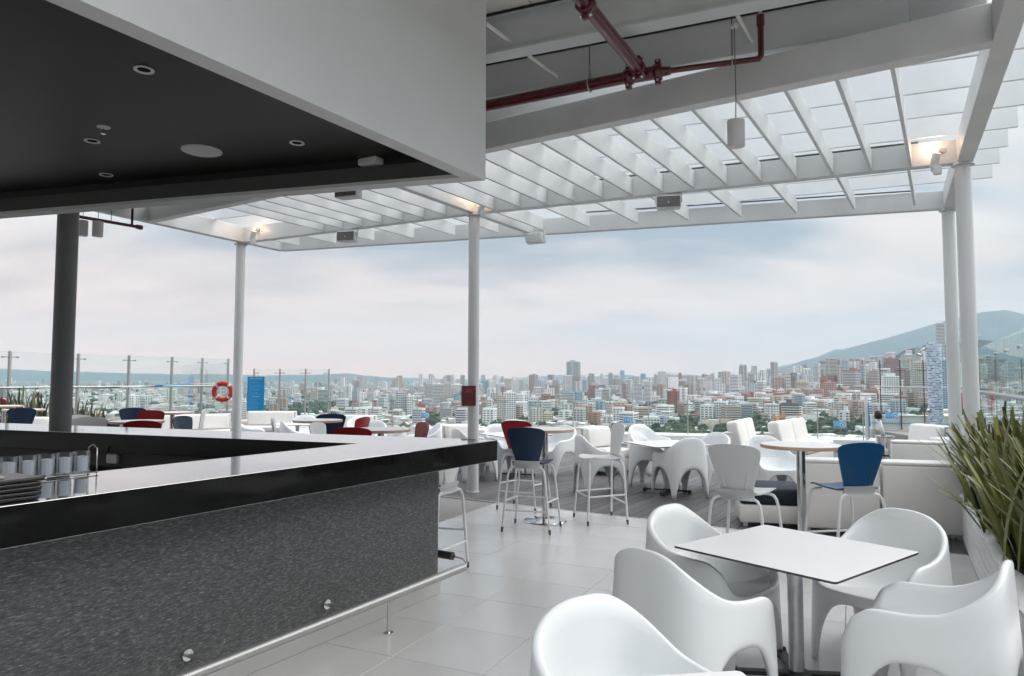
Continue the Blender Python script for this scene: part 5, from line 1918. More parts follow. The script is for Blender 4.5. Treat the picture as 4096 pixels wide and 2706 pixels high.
def clump(p, z, n_leaf, n_stuff, sc, label, rnd, meshes=LM, mt='leaf', lean=(0, 0), spread=0.13, group='sword-leaved plants'):
    t_ = thing('sword_plant', label, 'plant', (p.x, p.y, z), 0, group)
    def place():
        a = rnd.uniform(0, 2 * math.pi)
        tl = abs(rnd.gauss(0.0, 0.26))
        q = Vector((rnd.gauss(0, spread), rnd.gauss(0, spread), rnd.uniform(-.02, .01)))
        s = sc * rnd.uniform(0.75, 1.15)
        e = Matrix.Rotation(a, 4, 'Z') @ Matrix.Rotation(tl, 4, 'Y')
        ln = Matrix.Rotation(math.hypot(*lean), 4, Vector((-lean[1], lean[0], 0)) if (lean[0] or lean[1]) else 'X')
        return Matrix.Translation(q) @ ln @ e @ Matrix.Scale(s, 4)
    for k in range(n_leaf):
        o = link('leaf', rnd.choice(meshes), t_)
        o.matrix_local = place()
    m_ = MB()
    for k in range(n_stuff):
        b_ = rnd.choice(LV)
        mm = place()
        m_.add([mm @ Vector(v) for v in b_.v], b_.f)
    if n_stuff:
        tag(m_.build('foliage', M[mt], t_, smooth=True), kind='stuff')
    return t_
rp_ = random.Random(21)
spots = []
i = 0
wh = ['front row', 'back row']
ORD = ['first', 'second', 'third', 'fourth', 'fifth', 'sixth', 'seventh', 'eighth', 'ninth', 'tenth', 'eleventh']
for row, w_ in enumerate((0.40, 0.84)):
    for k in range(10):
        s = -0.98 + 0.44 * k + (0.22 if row else 0)
        p = pl0 + pdv * s + pnv * (w_ + rp_.uniform(-.06, .06))
        big = 1.0
        lb = 'green sword-leaved plant, %s from the far end in the %s of the right planter' % (ORD[k], wh[row])
        near = (k < 7)
        clump(p, PLH - 0.09, 16 if row == 0 else 14, 66, 1.0, lb, rp_, lean=(-0.13, -0.02))
# two stray leaves reaching over the sofa and the floor
# planters at the far left, before the tall fence
for (px0, px1, pyt, yy, n, lb) in ((20, 190, 1690, 16.8, 4, 'left of the thick column'), (290, 410, 1690, 15.2, 3, 'right of the thick column')):
    a, b_ = aty(px0, pyt, yy + .6), aty(px1, pyt, yy)
    t_ = thing('planter', 'white planter box far behind the bar, ' + lb, 'planter', (a.x, a.y, 0))
    MB().bar((0, 0, 0.22), (b_.x - a.x, b_.y - a.y, 0.22), 0.5, 0.43).build('box', M['white_paint'], t_, bevel=0.01)
    MB().bar(((b_.x - a.x) * .02, (b_.y - a.y) * .02, 0.437), ((b_.x - a.x) * .98, (b_.y - a.y) * .98, 0.437), 0.44, 0.012).build('soil', M['soil'], t_)
    for k in range(n):
        p = a + (b_ - a) * ((k + .5) / n)
        clump(V3(p.x, p.y), 0.44, 10, 16, 1.05 if px0 < 100 else 0.8, 'sword-leaved plant %s in the far planter %s' % (('first', 'second', 'third', 'fourth')[k], lb), rp_, LMF, 'leaf_far', spread=0.16, group='far sword-leaved plants')
# ================================================================== the city
def smooth(x, a, b_):
    t = max(0.0, min(1.0, (x - a) / (b_ - a)))
    return t * t * (3 - 2 * t)
def gz(x, y):
    """ground height of the city below the terrace"""
    r_ = math.hypot(x, y)
    if y < 1:
        return -64.0
    a = x / y
    z = -64.0 + 30 * smooth(a, 0.10, 0.60) * smooth(y, 400, 1500)
    z += 0.0075 * max(0.0, min(r_, 6000) - 1300)
    z += 230 * smooth(a, 0.30, 0.80) * smooth(y, 1100, 4200)
    z += 3 * math.sin(x * 0.004 + 1) * math.sin(y * 0.003) * smooth(r_, 500, 1500)
    return z
def ground_at(px, py):
    r_ = ray(px, py)
    r_ = r_ / r_.y
    y = 250.0
    while y < 9000:
        if EYE + r_.z * y <= gz(r_.x * y, y):
            return y
        y *= 1.01
    return None
# ground sheet
gv, gf = [], []
RINGS = [0, 60, 150, 300, 450, 600, 750, 900, 1100, 1300, 1600, 1900, 2300, 2800, 3400, 4200, 5200, 6500, 8000, 10000, 12800]
NA = 144
for r_ in RINGS:
    for k in range(NA):
        a = 2 * math.pi * k / NA
        x, y = r_ * math.sin(a), r_ * math.cos(a)
        gv.append((x, y, gz(x, y)))
for i in range(len(RINGS) - 1):
    for k in range(NA):
        k2 = (k + 1) % NA
        gf.append((i * NA + k, (i + 1) * NA + k, (i + 1) * NA + k2, i * NA + k2))
m = M['city_ground'] = mat('city_ground', (0.1, 0.11, 0.08), 0.95)
t, b = nodes_of(m)
f1 = nnoise(t, 0.012, 6)
f2 = nnoise(t, 0.0025, 4)
c1 = nramp(t, f1, [(0.35, (0.05, 0.07, 0.04)), (0.5, (0.13, 0.125, 0.11)), (0.65, (0.24, 0.23, 0.215))])
t.links.new(nmix(t, nramp(t, f2, [(0.45, (0, 0, 0)), (0.6, (0.8, 0.8, 0.8))]), c1, (0.055, 0.08, 0.045)), b.inputs['Base Color'])
gm = MB()
gm.v, gm.f, gm.mi = gv, gf, [0] * len(gf)
tag(gm.build('city_ground', M['city_ground'], smooth=True), kind='structure')
# the tower that carries the terrace
tag(MB().prism([(-21, -5.5), (11.5, -5.5), (17, 14), (17, 22), (11.2, 19.4), (9.9, 19.8), (-3.6, 24.3), (-7.1, 27.2), (-10.8, 27.4), (-16, 16.5), (-21, 11)], -66, -0.61).build('host_building', M['white_wall']), kind='structure')
# ------------------------------------------------------------------ building materials
def wall_mat(name):
    m = mat(name, (0.6, 0.6, 0.6), 0.8)
    t, b = nodes_of(m)
    oi = t.nodes.new('ShaderNodeObjectInfo')
    n1_ = nnoise(t, 0.15, 4)
    n2_ = nmath(t, 'ADD', nmath(t, 'MULTIPLY', n1_, 0.30), 0.85)
    cm = t.nodes.new('ShaderNodeCombineXYZ')
    for i_ in range(3):
        t.links.new(n2_, cm.inputs[i_])
    t.links.new(nmix(t, 1.0, oi.outputs['Color'], cm.outputs[0], 'MULTIPLY'), b.inputs['Base Color'])
    return m
M['city_wall'] = wall_mat('city_wall')
M['city_win'] = mat('city_win', (0.045, 0.055, 0.065), 0.25, noise=(0.4, 0.4))
M['city_slab'] = mat('city_slab', (0.66, 0.65, 0.63), 0.8)
M['city_teal'] = mat('city_teal', (0.10, 0.22, 0.26), 0.2)
WHITE, CREAM, GREY, BRICK, PINK, BROWN, DARK, BLUE, ORANGE, RED = (0.80, 0.80, 0.79), (0.62, 0.56, 0.47), (0.46, 0.46, 0.46), (0.36, 0.17, 0.12), (0.46, 0.30, 0.26), (0.26, 0.20, 0.17), (0.12, 0.105, 0.10), (0.30, 0.42, 0.50), (0.55, 0.28, 0.10), (0.33, 0.10, 0.07)
UNIT_BODY = MB().prism([(-.5, -.5), (.5, -.5), (.5, .5), (-.5, .5)], 0, 1).mesh('wall', M['city_wall'])
ROWS = {}
def row_mesh(nwin, kind, rs_):
    """windows of one storey: dark panes on the two faces turned to the terrace, unit sized"""
    key = (nwin, kind)
    if key in ROWS:
        return ROWS[key]
    m_ = MB()
    for face in range(3):
        n = nwin if face == 0 else max(2, int(nwin * 0.7))
        for k in range(n):
            u0 = -0.5 + (k + 0.16) / n
            u1 = -0.5 + (k + 0.84) / n
            if kind == 'band':
                u0, u1 = -0.5 + (k + 0.03) / n, -0.5 + (k + 0.97) / n
                if k in (0, n - 1) and face == 0:
                    pass
            if kind == 'core' and face == 0 and k == n // 2:
                continue
            if kind == 'side' and face > 0 and k % 2:
                continue
            c_ = (u0 + u1) / 2
            w_ = u1 - u0
            if face == 0:
                m_.box((c_, -0.5, 0.5), (w_, 0.012, 0.5))
            elif face == 1:
                m_.box((0.5, c_, 0.5), (0.012, w_, 0.5))
            else:
                m_.box((-0.5, c_, 0.5), (0.012, w_, 0.5))
    ROWS[key] = m_.mesh('window_row', M['city_win'])
    return ROWS[key]
SLAB = MB().box((0, -0.012, 0.04), (1.02, 1.05, 0.10)).mesh('floor_slab', M['city_slab'])
def building(px0, px1, pyt, pyb, colr, kind, label, dist=None, yawo=None, group='buildings of the city'):
    pm_ = (px0 + px1) / 2
    y = dist or ground_at(pm_, pyb) or 6000
    rr_ = ray(pm_, pyb)
    rr_ = rr_ / rr_.y
    cxp, cyp = rr_.x * y, y
    az_ = math.degrees(math.atan2(cxp, cyp))
    yo = yawo if yawo is not None else rs_b.choice([-24, -17, -10, 12, 18, 26])
    app = (px1 - px0) / FPX * y * math.cos(R(az_)) 
    dr = rs_b.uniform(0.5, 0.75)
    w_ = app / (math.cos(R(yo)) + dr * abs(math.sin(R(yo))))
    d_ = w_ * dr
    zt = (aty(pm_, pyt, y)).z
    zb = gz(cxp, cyp) - 1.5
    h = max(6.0, zt - zb)
    f = yv(az_)
    cx1, cy1 = cxp + f.x * d_ * .5, cyp + f.y * d_ * .5
    t_ = thing('apartment_block' if kind != 'glass' else 'office_block', label, 'building', (cx1, cy1, zb), az_ + yo, group)
    o = link('wall', UNIT_BODY, t_, (0, 0, 0), 0, (w_, d_, h))
    o.color = (*colr, 1)
    rb2_ = link('roof_block', UNIT_BODY, t_, (w_ * rs_b.uniform(-.18, .18), 0, h), 0, (w_ * rs_b.uniform(.25, .5), d_ * .5, rs_b.uniform(2.5, 5)))
    rb2_.color = (*[c_ * 0.92 for c_ in colr], 1)
    fl_n = max(2, int(h / 3.1))
    vis_h = (pyb - pyt) / FPX * y
    nwin = max(3, min(9, int(w_ / 3.2)))
    lo_f = max(0, int((h - vis_h) / 3.1) - 1)
    if kind == 'blank':
        fl_rng = range(fl_n - 3, fl_n - 1)
    else:
        fl_rng = range(lo_f, fl_n)
    if len(fl_rng) > 24:
        fl_rng = range(fl_n - 24, fl_n)
    for k in fl_rng:
        ww = link('window_row', row_mesh(nwin, kind if kind in ('band', 'core', 'side') else 'win', rs_b), t_, (0, 0, k * 3.1 + 0.2), 0, (w_, d_, 3.1))
        ww['kind'] = 'stuff'
        if kind in ('band', 'slab') and k > 0:
            link('floor_slab', SLAB, t_, (0, 0, k * 3.1 - 0.1), 0, (w_ * 1.01, d_ * 1.01, 3.1 * (4.2 if kind == 'band' else 3.0)))
    return t_
rs_b = random.Random(5)
G8 = lambda x0, x1, a, b_: (1900 + .2551 * x0, 1900 + .2551 * x1, 1380 + .2551 * a, 1380 + .2551 * b_)
G6 = lambda x0, x1, a, b_: (2400 + .2551 * x0, 2400 + .2551 * x1, 1380 + .2551 * a, 1380 + .2551 * b_)
G7 = lambda x0, x1, a, b_: (2950 + .337 * x0, 2950 + .337 * x1, 1380 + .337 * a, 1380 + .337 * b_)
G4 = lambda x0, x1, a, b_: (900 + .4313 * x0, 900 + .4313 * x1, 1350 + .4313 * a, 1350 + .4313 * b_)
GS = lambda x0, x1, a, b_: (x0, x1, a, b_)
CN = {WHITE: 'white', CREAM: 'cream', GREY: 'grey', BRICK: 'brick', PINK: 'pinkish', BROWN: 'brown', DARK: 'dark brown', BLUE: 'bluish', ORANGE: 'orange', RED: 'brick red'}
city = [
 (G8, 1435, 1655, 262, 800, GREY, 'core', 'tallest grey tower on the skyline, right of the central column'),
 (G8, 890, 990, 470, 760, BLUE, 'win', 'dark bluish tower standing alone on the far skyline'),
 (G8, 100, 205, 562, 830, BLUE, 'side', 'bluish slab tower immediately right of the central column'),
 (G8, 207, 300, 560, 830, WHITE, 'core', 'white ribbed tower second to the right of the central column'),
 (G8, 345, 480, 612, 860, WHITE, 'win', 'white block behind the red stool, left part of the skyline'),
 (G8, 405, 568, 528, 760, CREAM, 'win', 'pale stepped tower on the skyline above the red stool'),
 (G8, 572, 690, 546, 800, WHITE, 'side', 'white tower left of the lone bluish tower'),
 (G8, 692, 760, 552, 790, CREAM, 'win', 'slim cream tower left of the lone bluish tower'),
 (G8, 340, 438, 792, 1240, CREAM, 'win', 'cream strip of a tall tower straight above the red stool'),
 (G8, 442, 640, 745, 1235, WHITE, 'side', 'broad white tower straight above the red stool'),
 (G8, 644, 838, 772, 1110, WHITE, 'core', 'white tower right of the broad white one above the red stool'),
 (G8, 846, 1045, 945, 1220, BLUE, 'slab', 'teal glass tower with pale slabs above the round table'),
 (G8, 812, 1000, 822, 1090, WHITE, 'win', 'white tower behind the teal glass one'),
 (G8, 1042, 1250, 800, 1045, BRICK, 'core', 'brick tower in the centre of the city, right of the teal one'),
 (G8, 1130, 1212, 560, 870, WHITE, 'blank', 'plain white slab tower left of the tallest grey tower'),
 (G8, 1214, 1312, 556, 880, GREY, 'win', 'grey tower joined to the plain white slab'),
 (G8, 1365, 1560, 748, 1060, BLUE, 'band', 'wide pale blue office block with white bands'),
 (G8, 1562, 1685, 725, 1090, BLUE, 'win', 'teal office tower right of the banded pale blue one'),
 (G8, 1690, 1772, 842, 1110, WHITE, 'win', 'white tower right of the teal office tower'),
 (G8, 1690, 1770, 490, 790, WHITE, 'core', 'white framed tower right of the tallest one'),
 (G8, 1772, 1835, 488, 790, GREY, 'win', 'dark grey tower right of the white framed one'),
 (G8, 1720, 1890, 735, 900, BROWN, 'blank', 'broad brown block in the middle distance'),
 (G8, 1960, 2030, 455, 760, WHITE, 'side', 'white tower left of the pointed pair on the skyline'),
 (G8, 2034, 2156, 470, 770, WHITE, 'win', 'wide white tower of the pair on the skyline'),
 (G8, 1050, 1230, 1075, 1270, CREAM, 'win', 'low cream block above the round table'),
 (G8, 96, 185, 885, 1290, PINK, 'win', 'pinkish tower beside the central column'),
 (G8, 187, 262, 842, 1265, WHITE, 'slab', 'white tower with balcony slabs beside the pinkish one'),
 (G8, 2040, 2112, 930, 1140, CREAM, 'win', 'beige tower above the second depth sign, left'),
 (G8, 1432, 1600, 548, 830, WHITE, 'win', 'white block at the foot of the tallest tower'),
 (G8, 1812, 1990, 842, 1000, WHITE, 'win', 'low white block in the middle distance'),
 (G8, 1990, 2060, 650, 960, BROWN, 'slab', 'narrow brown tower with pale slabs'),
 (G6, 40, 150, 520, 780, WHITE, 'win', 'white tower below the pointed pair'),
 (G6, 136, 212, 442, 780, GREY, 'side', 'two-tone grey tower on the skyline'),
 (G6, 315, 385, 405, 640, BLUE, 'core', 'slim bluish tower with a frame on the far skyline'),
 (G6, 465, 590, 512, 780, GREY, 'slab', 'grey tower with side balconies on the skyline'),
 (G6, 420, 502, 640, 840, PINK, 'band', 'pinkish banded block, left one'),
 (G6, 510, 622, 645, 870, PINK, 'band', 'pinkish banded block, right one'),
 (G6, 635, 722, 455, 680, BLUE, 'win', 'rounded blue tower on the far skyline'),
 (G6, 846, 908, 452, 740, WHITE, 'side', 'white narrow tower left of the tall white slab'),
 (G6, 910, 1040, 420, 850, WHITE, 'win', 'tall white slab tower in the middle'),
 (G6, 1066, 1232, 438, 880, WHITE, 'blank', 'big plain white tower with a dark top band'),
 (G6, 1055, 1245, 725, 1105, RED, 'core', 'brick red tower before the plain white one'),
 (G6, 655, 892, 642, 870, BROWN, 'blank', 'wide windowless brown block'),
 (G6, 1250, 1600, 478, 640, GREY, 'band', 'long low grey building on the skyline'),
 (G6, 1350, 1438, 612, 830, RED, 'win', 'brick red block right of the plain white tower'),
 (G6, 1440, 1600, 632, 800, WHITE, 'core', 'white block with two dark windows'),
 (G6, 1355, 1562, 748, 890, WHITE, 'slab', 'white balcony block below the two dark windows'),
 (G6, 1602, 1680, 465, 720, BROWN, 'win', 'brown tower at the end of the long low grey building'),
 (G6, 1720, 1790, 462, 690, GREY, 'band', 'grey banded tower on the far skyline'),
 (G6, 1912, 1980, 460, 690, GREY, 'core', 'grey framed tower on the far skyline'),
 (G6, 2012, 2110, 492, 680, GREY, 'win', 'low grey block on the far skyline'),
 (G6, 1670, 1940, 762, 1000, WHITE, 'band', 'wide white banded apartment block in the middle'),
 (G6, 1786, 2020, 885, 1260, WHITE, 'side', 'white tower before the wide banded block'),
 (G6, 1415, 1785, 1098, 1230, PINK, 'band', 'long low brick and white building above the deck table'),
 (G6, 2020, 2170, 602, 790, WHITE, 'blank', 'plain white cube block right of the middle'),
 (G6, 2088, 2160, 518, 760, WHITE, 'win', 'white block above the plain cube'),
 (G6, 2036, 2300, 838, 1010, BROWN, 'win', 'wide grey-brown block above the far sofa'),
 (G6, 1880, 2070, 672, 850, BROWN, 'win', 'brown block behind the wide banded one'),
 (G6, 2172, 2225, 652, 880, BROWN, 'blank', 'narrow brown block left of a white strip'),
 (G6, 2226, 2288, 668, 880, WHITE, 'slab', 'white strip tower right of the narrow brown block'),
 (G6, 1942, 2062, 784, 920, CREAM, 'blank', 'plain cream block beside the wide banded one'),
 (G6, 676, 935, 1128, 1400, WHITE, 'win', 'white apartment block above the side-on white stool'),
 (G6, 400, 498, 992, 1140, WHITE, 'slab', 'small white balcony block above the second depth sign'),
 (G6, 500, 580, 895, 1140, WHITE, 'win', 'narrow white tower above the second depth sign'),
 (G6, 165, 310, 812, 1000, WHITE, 'blank', 'plain white block behind the glass fence post'),
 (G6, 80, 190, 930, 1140, CREAM, 'win', 'cream block behind the glass fence post'),
 (G7, 125, 228, 322, 560, GREY, 'core', 'grey twin slab tower left of the mountain foot'),
 (G7, 655, 708, 262, 560, WHITE, 'core', 'slim white tower standing out before the mountain'),
 (G7, 582, 690, 368, 620, BROWN, 'win', 'brown-grey tower below the slim white one'),
 (G7, 692, 842, 434, 620, CREAM, 'win', 'cream gabled block right of the brown-grey tower'),
 (G7, 880, 992, 348, 560, WHITE, 'core', 'white block pair before the mountain'),
 (G7, 1015, 1092, 332, 520, WHITE, 'win', 'white block on the slope before the mountain'),
 (G7, 1130, 1192, 268, 540, WHITE, 'side', 'thin white tower left of the big brick tower'),
 (G7, 982, 1080, 384, 640, BRICK, 'blank', 'orange brick tower left of the pink one'),
 (G7, 1026, 1182, 445, 720, PINK, 'win', 'pink brick tower left of the big brick tower'),
 (G7, 1184, 1250, 510, 700, DARK, 'win', 'dark block between the pink and the big brick tower'),
 (G7, 1252, 1462, 300, 640, BRICK, 'band', 'big brick tower with white balconies right of centre'),
 (G7, 1462, 1512, 414, 620, BROWN, 'win', 'brown wing right of the big brick tower'),
 (G7, 1512, 1582, 245, 600, WHITE, 'win', 'pale thin tower right of the big brick tower'),
 (G7, 1566, 1692, 308, 600, PINK, 'slab', 'brick and white tower left of the tall corner fence'),
 (G7, 1600, 1702, 582, 760, RED, 'core', 'low brick and white block left of the corner fence'),
 (G7, 1440, 1572, 632, 800, WHITE, 'core', 'white block below the big brick tower'),
 (G7, 700, 1022, 642, 770, WHITE, 'blank', 'wide low white hall in the middle right'),
 (G7, 318, 422, 515, 700, WHITE, 'side', 'white block above the orange gables'),
 (G7, 390, 470, 560, 740, RED, 'win', 'brick block above the orange gables'),
 (G7, 472, 560, 530, 740, WHITE, 'win', 'white gabled tower among brick ones'),
 (G7, 562, 632, 575, 740, RED, 'side', 'brick wing right of the white gabled tower'),
 (G7, 634, 702, 560, 700, WHITE, 'win', 'white block right of the brick wing'),
 (G7, 430, 520, 705, 920, BROWN, 'win', 'brown tower behind the orange gables'),
 (G7, 522, 760, 692, 920, DARK, 'slab', 'wide dark brown tower right of the orange gables'),
 (G7, 402, 482, 858, 985, ORANGE, 'blank', 'orange gable house, left one'),
 (G7, 495, 576, 835, 975, ORANGE, 'blank', 'orange gable house, right one'),
 (G7, 1212, 1340, 780, 1020, WHITE, 'core', 'white tower behind the third depth sign'),
 (G7, 1342, 1392, 782, 1020, BROWN, 'blank', 'brown strip right of the white tower by the third depth sign'),
 (G7, 1738, 1915, 158, 520, BRICK, 'win', 'big brick block high on the right slope'),
 (G7, 1716, 1945, 368, 790, WHITE, 'side', 'big white block behind the corner fence'),
 (G7, 1950, 2135, 118, 470, WHITE, 'band', 'white tower with balconies on the right slope'),
 (G7, 1985, 2062, 302, 640, BROWN, 'win', 'brown tower left of the beige stepped one'),
 (G7, 2070, 2262, 205, 720, CREAM, 'slab', 'beige stepped tower left of the mosaic column'),
 (G7, 2120, 2232, 30, 420, GREY, 'band', 'grey tower above the shower head'),
 (G7, 1780, 1850, 150, 420, PINK, 'win', 'pinkish tower at the top of the right slope'),
 (GS, 3750, 3786, 1292, 1560, WHITE, 'band', 'slim white tower behind the far right column'),
 (GS, 3758, 3792, 1440, 1660, BLUE, 'win', 'bluish tower between mosaic column and far right column'),
 (GS, 3836, 3866, 1462, 1600, WHITE, 'win', 'white tower glimpsed between the two right columns'),
 (GS, 4004, 4024, 1466, 1570, WHITE, 'band', 'white tower seen through the right windscreen'),
 (G4, 1090, 1132, 455, 590, WHITE, 'win', 'white twin tower left of centre, left one'),
 (G4, 1136, 1190, 442, 590, WHITE, 'core', 'white twin tower left of centre, right one'),
 (G4, 1202, 1266, 482, 600, BLUE, 'blank', 'dark bluish block right of the white twins'),
 (G4, 1320, 1386, 492, 600, PINK, 'blank', 'pinkish plain block right of the dark bluish one'),
 (G4, 860, 972, 482, 630, WHITE, 'band', 'white balcony block behind the stepped fence'),
 (G4, 790, 858, 498, 610, CREAM, 'win', 'cream block left of the white balcony block'),
 (G4, 735, 788, 512, 610, GREY, 'win', 'grey block at the fence post right of the board'),
 (G4, 620, 682, 447, 590, WHITE, 'side', 'white tower with a dark side behind the stepped fence'),
 (G4, 640, 706, 527, 640, WHITE, 'win', 'white block below the tower behind the stepped fence'),
 (G4, 565, 615, 534, 620, BLUE, 'blank', 'bluish gabled block right of the notice board'),
 (G4, 365, 398, 478, 600, WHITE, 'band', 'white block at the edge of the notice board'),
 (G4, 1545, 1610, 476, 620, WHITE, 'win', 'white block left of the dark glass tower'),
 (G4, 1582, 1680, 505, 740, GREY, 'slab', 'dark glass tower with white frame, left of the red box'),
 (G4, 1682, 1746, 545, 740, WHITE, 'win', 'white wing of the dark glass tower'),
 (G4, 1790, 1848, 452, 600, WHITE, 'band', 'white block left of the grey tower near the red box'),
 (G4, 1850, 1924, 428, 640, GREY, 'win', 'grey tower left of the red box'),
 (G4, 1926, 2026, 432, 680, WHITE, 'band', 'white rounded balcony tower left of the red box'),
 (G4, 2030, 2084, 422, 620, CREAM, 'win', 'cream tower just left of the red box'),
 (G4, 2090, 2200, 440, 600, WHITE, 'win', 'white cluster block behind the red box'),
 (G4, 2120, 2200, 522, 720, BLUE, 'core', 'framed teal tower below the red box'),
 (G4, 2130, 2262, 632, 800, CREAM, 'win', 'cream block left of the central column foot'),
 (G4, 1740, 1812, 652, 780, CREAM, 'side', 'cream block behind the first depth sign'),
 (G4, 1770, 1862, 618, 720, RED, 'blank', 'brick block behind the first depth sign'),
 (G4, 1170, 1322, 612, 710, PINK, 'band', 'low pinkish block above the small red stool'),
 (G4, 1466, 1540, 505, 620, CREAM, 'win', 'cream block in the left middle distance'),
 (G4, 2000, 2110, 655, 790, GREY, 'slab', 'low dark glazed block left of the central column'),
 (GS, 466, 494, 1568, 1615, WHITE, 'win', 'pale far tower left of a fence post, left city'),
 (GS, 509, 558, 1582, 1640, WHITE, 'core', 'pale far white tower right of a fence post, left city'),
 (GS, 560, 580, 1594, 1640, GREY, 'band', 'pale far banded tower in the left city'),
 (GS, 712, 737, 1589, 1625, WHITE, 'win', 'small pale far block in the left city'),
 (GS, 968, 988, 1606, 1700, WHITE, 'slab', 'white balcony tower just right of the life ring column'),
]
for F_, x0, x1, a, b_, c_, kd, lb in city:
    q = F_(x0, x1, a, b_)
    building(*q, c_, 'win' if kd == 'glass' else kd, lb)
# ------------------------------------------------------------------ further blocks: whole, small, counted one by one
def small_block(nfl, nw, rs_):
    m_ = MB()
    m_.prism([(-.5, -.5), (.5, -.5), (.5, .5), (-.5, .5)], 0, 1, 0)
    m_.box((rs_.uniform(-.2, .2), 0, 1.03), (rs_.uniform(.2, .45), .4, .08))
    for f_ in range(nfl):
        z = (f_ + .5) / nfl
        for k in range(nw):
            u = -.5 + (k + .5) / nw
            m_.box((u, -.5, z), (.62 / nw, .012, .5 / nfl), 0, 1)
        for sx in (-.5, .5):
            for k in range(3):
                u = -.5 + (k + .5) / 3
                m_.box((sx, u, z), (.012, .20, .5 / nfl), 0, 1)
    return m_.mesh('city_block', [M['city_wall'], M['city_win']])
rs_c = random.Random(12)
SB = [small_block(n, w_, rs_c) for n, w_ in ((4, 4), (5, 3), (6, 5), (8, 4), (10, 4), (12, 5), (3, 6))]
cols_ = [WHITE] * 5 + [CREAM] * 2 + [GREY] * 2 + [PINK, BRICK, BROWN, (0.66, 0.66, 0.64), (0.70, 0.66, 0.60)]
nsm = 0
small = []
while nsm < 165:
    px = rs_c.uniform(880, 3780) if rs_c.random() < .85 else rs_c.uniform(0, 900)
    dd = rs_c.choice([rs_c.uniform(1500, 2600), rs_c.uniform(2200, 4800)])
    r_ = ray(px, 1520)
    r_ = r_ / r_.y
    x, y = r_.x * dd, dd
    vi = rs_c.randrange(7)
    h = (14, 16, 20, 26, 32, 40, 10)[vi] * rs_c.uniform(.8, 1.15)
    w_ = rs_c.uniform(13, 26) if vi < 6 else rs_c.uniform(24, 50)
    o = link('city_block', SB[vi], None, (x, y, gz(x, y) - 1), math.degrees(math.atan2(x, y)) + rs_c.uniform(-30, 30), (w_, w_ * rs_c.uniform(.6, 1), h))
    c_ = rs_c.choice(cols_)
    o.color = (*[min(1, v * rs_c.uniform(.85, 1.08)) for v in c_], 1)
    small.append((CN.get(c_, 'pale'), px, dd, o))
    nsm += 1
small.sort(key=lambda q: q[1])
cnt = {}
for cn_, px, dd, o in small:
    cnt[cn_] = cnt.get(cn_, 0) + 1
    far_ = 'far' if dd > 2400 else 'middle-distance'
    k = cnt[cn_]
    sfx = 'th' if 10 < k % 100 < 14 else {1: 'st', 2: 'nd', 3: 'rd'}.get(k % 10, 'th')
    tag(o, 'small %s %s city block, %d%s from the left among the small %s ones' % (cn_, far_, k, sfx, cn_), 'building', 'small blocks filling the city')
# ------------------------------------------------------------------ low roofs and trees: uncountable
def belt(px, d):
    """1 where the photograph shows woods between the houses"""
    v = 0.0
    for (cx0, cd, sx, sd) in ((2720, 880, 80, 130), (2690, 1250, 45, 250), (3030, 1000, 32, 230), (3440, 820, 170, 60), (2630, 1500, 60, 200), (3000, 800, 220, 40), (2560, 800, 200, 30), (3230, 790, 260, 45), (1250, 1500, 200, 200), (2250, 1250, 60, 120), (1720, 1150, 60, 120), (3680, 1100, 60, 200), (2080, 1400, 70, 80)):
        v = max(v, math.exp(-(((px - cx0) / sx) ** 2 + ((d - cd) / sd) ** 2)))
    return v
hv, hf, hc = [], [], []
rs_h = random.Random(31)
RC = [(0.70, 0.70, 0.69), (0.62, 0.62, 0.62), (0.50, 0.49, 0.47), (0.38, 0.37, 0.36), (0.30, 0.20, 0.15), (0.42, 0.30, 0.23), (0.74, 0.74, 0.74), (0.30, 0.31, 0.33)]
tot = 0
while tot < 7000:
    d = 640 + 2600 * rs_h.random() ** 1.7
    px = rs_h.uniform(-100, 4150)
    if rs_h.random() < belt(px, d) * 1.15:
        continue
    r_ = ray(px, 1520)
    r_ = r_ / r_.y
    x, y = r_.x * d, d
    g_ = gz(x, y)
    w_, l_, h = rs_h.uniform(6, 15), rs_h.uniform(9, 24), rs_h.choice([3.5, 4, 6.5, 7, 9.5])
    a = R(rs_h.choice([20, 110]) + rs_h.uniform(-6, 6))
    ca, sa = math.cos(a), math.sin(a)
    o = len(hv)
    pit = rs_h.uniform(0, 1.6)
    for z, k in ((g_ - 1, 1.0), (g_ + h, 1.0)):
        for sx, sy in ((-1, -1), (1, -1), (1, 1), (-1, 1)):
            xx, yy = sx * w_ / 2, sy * l_ / 2
            hv.append((x + xx * ca - yy * sa, y + xx * sa + yy * ca, z))
    for sy in (-1, 1):
        yy = sy * l_ / 2
        hv.append((x - yy * sa, y + yy * ca, g_ + h + pit))
    wc = rs_h.choice([(0.68, 0.67, 0.65), (0.56, 0.53, 0.49), (0.74, 0.73, 0.72), (0.48, 0.40, 0.35)])
    rc_ = rs_h.choice(RC)
    hf += [(o, o + 1, o + 5, o + 4), (o + 1, o + 2, o + 6, o + 5), (o + 2, o + 3, o + 7, o + 6), (o + 3, o, o + 4, o + 7), (o + 4, o + 5, o + 8), (o + 6, o + 7, o + 9), (o + 5, o + 6, o + 9, o + 8), (o + 7, o + 4, o + 8, o + 9)]
    hc += [wc] * 6 + [rc_] * 2
    tot += 1
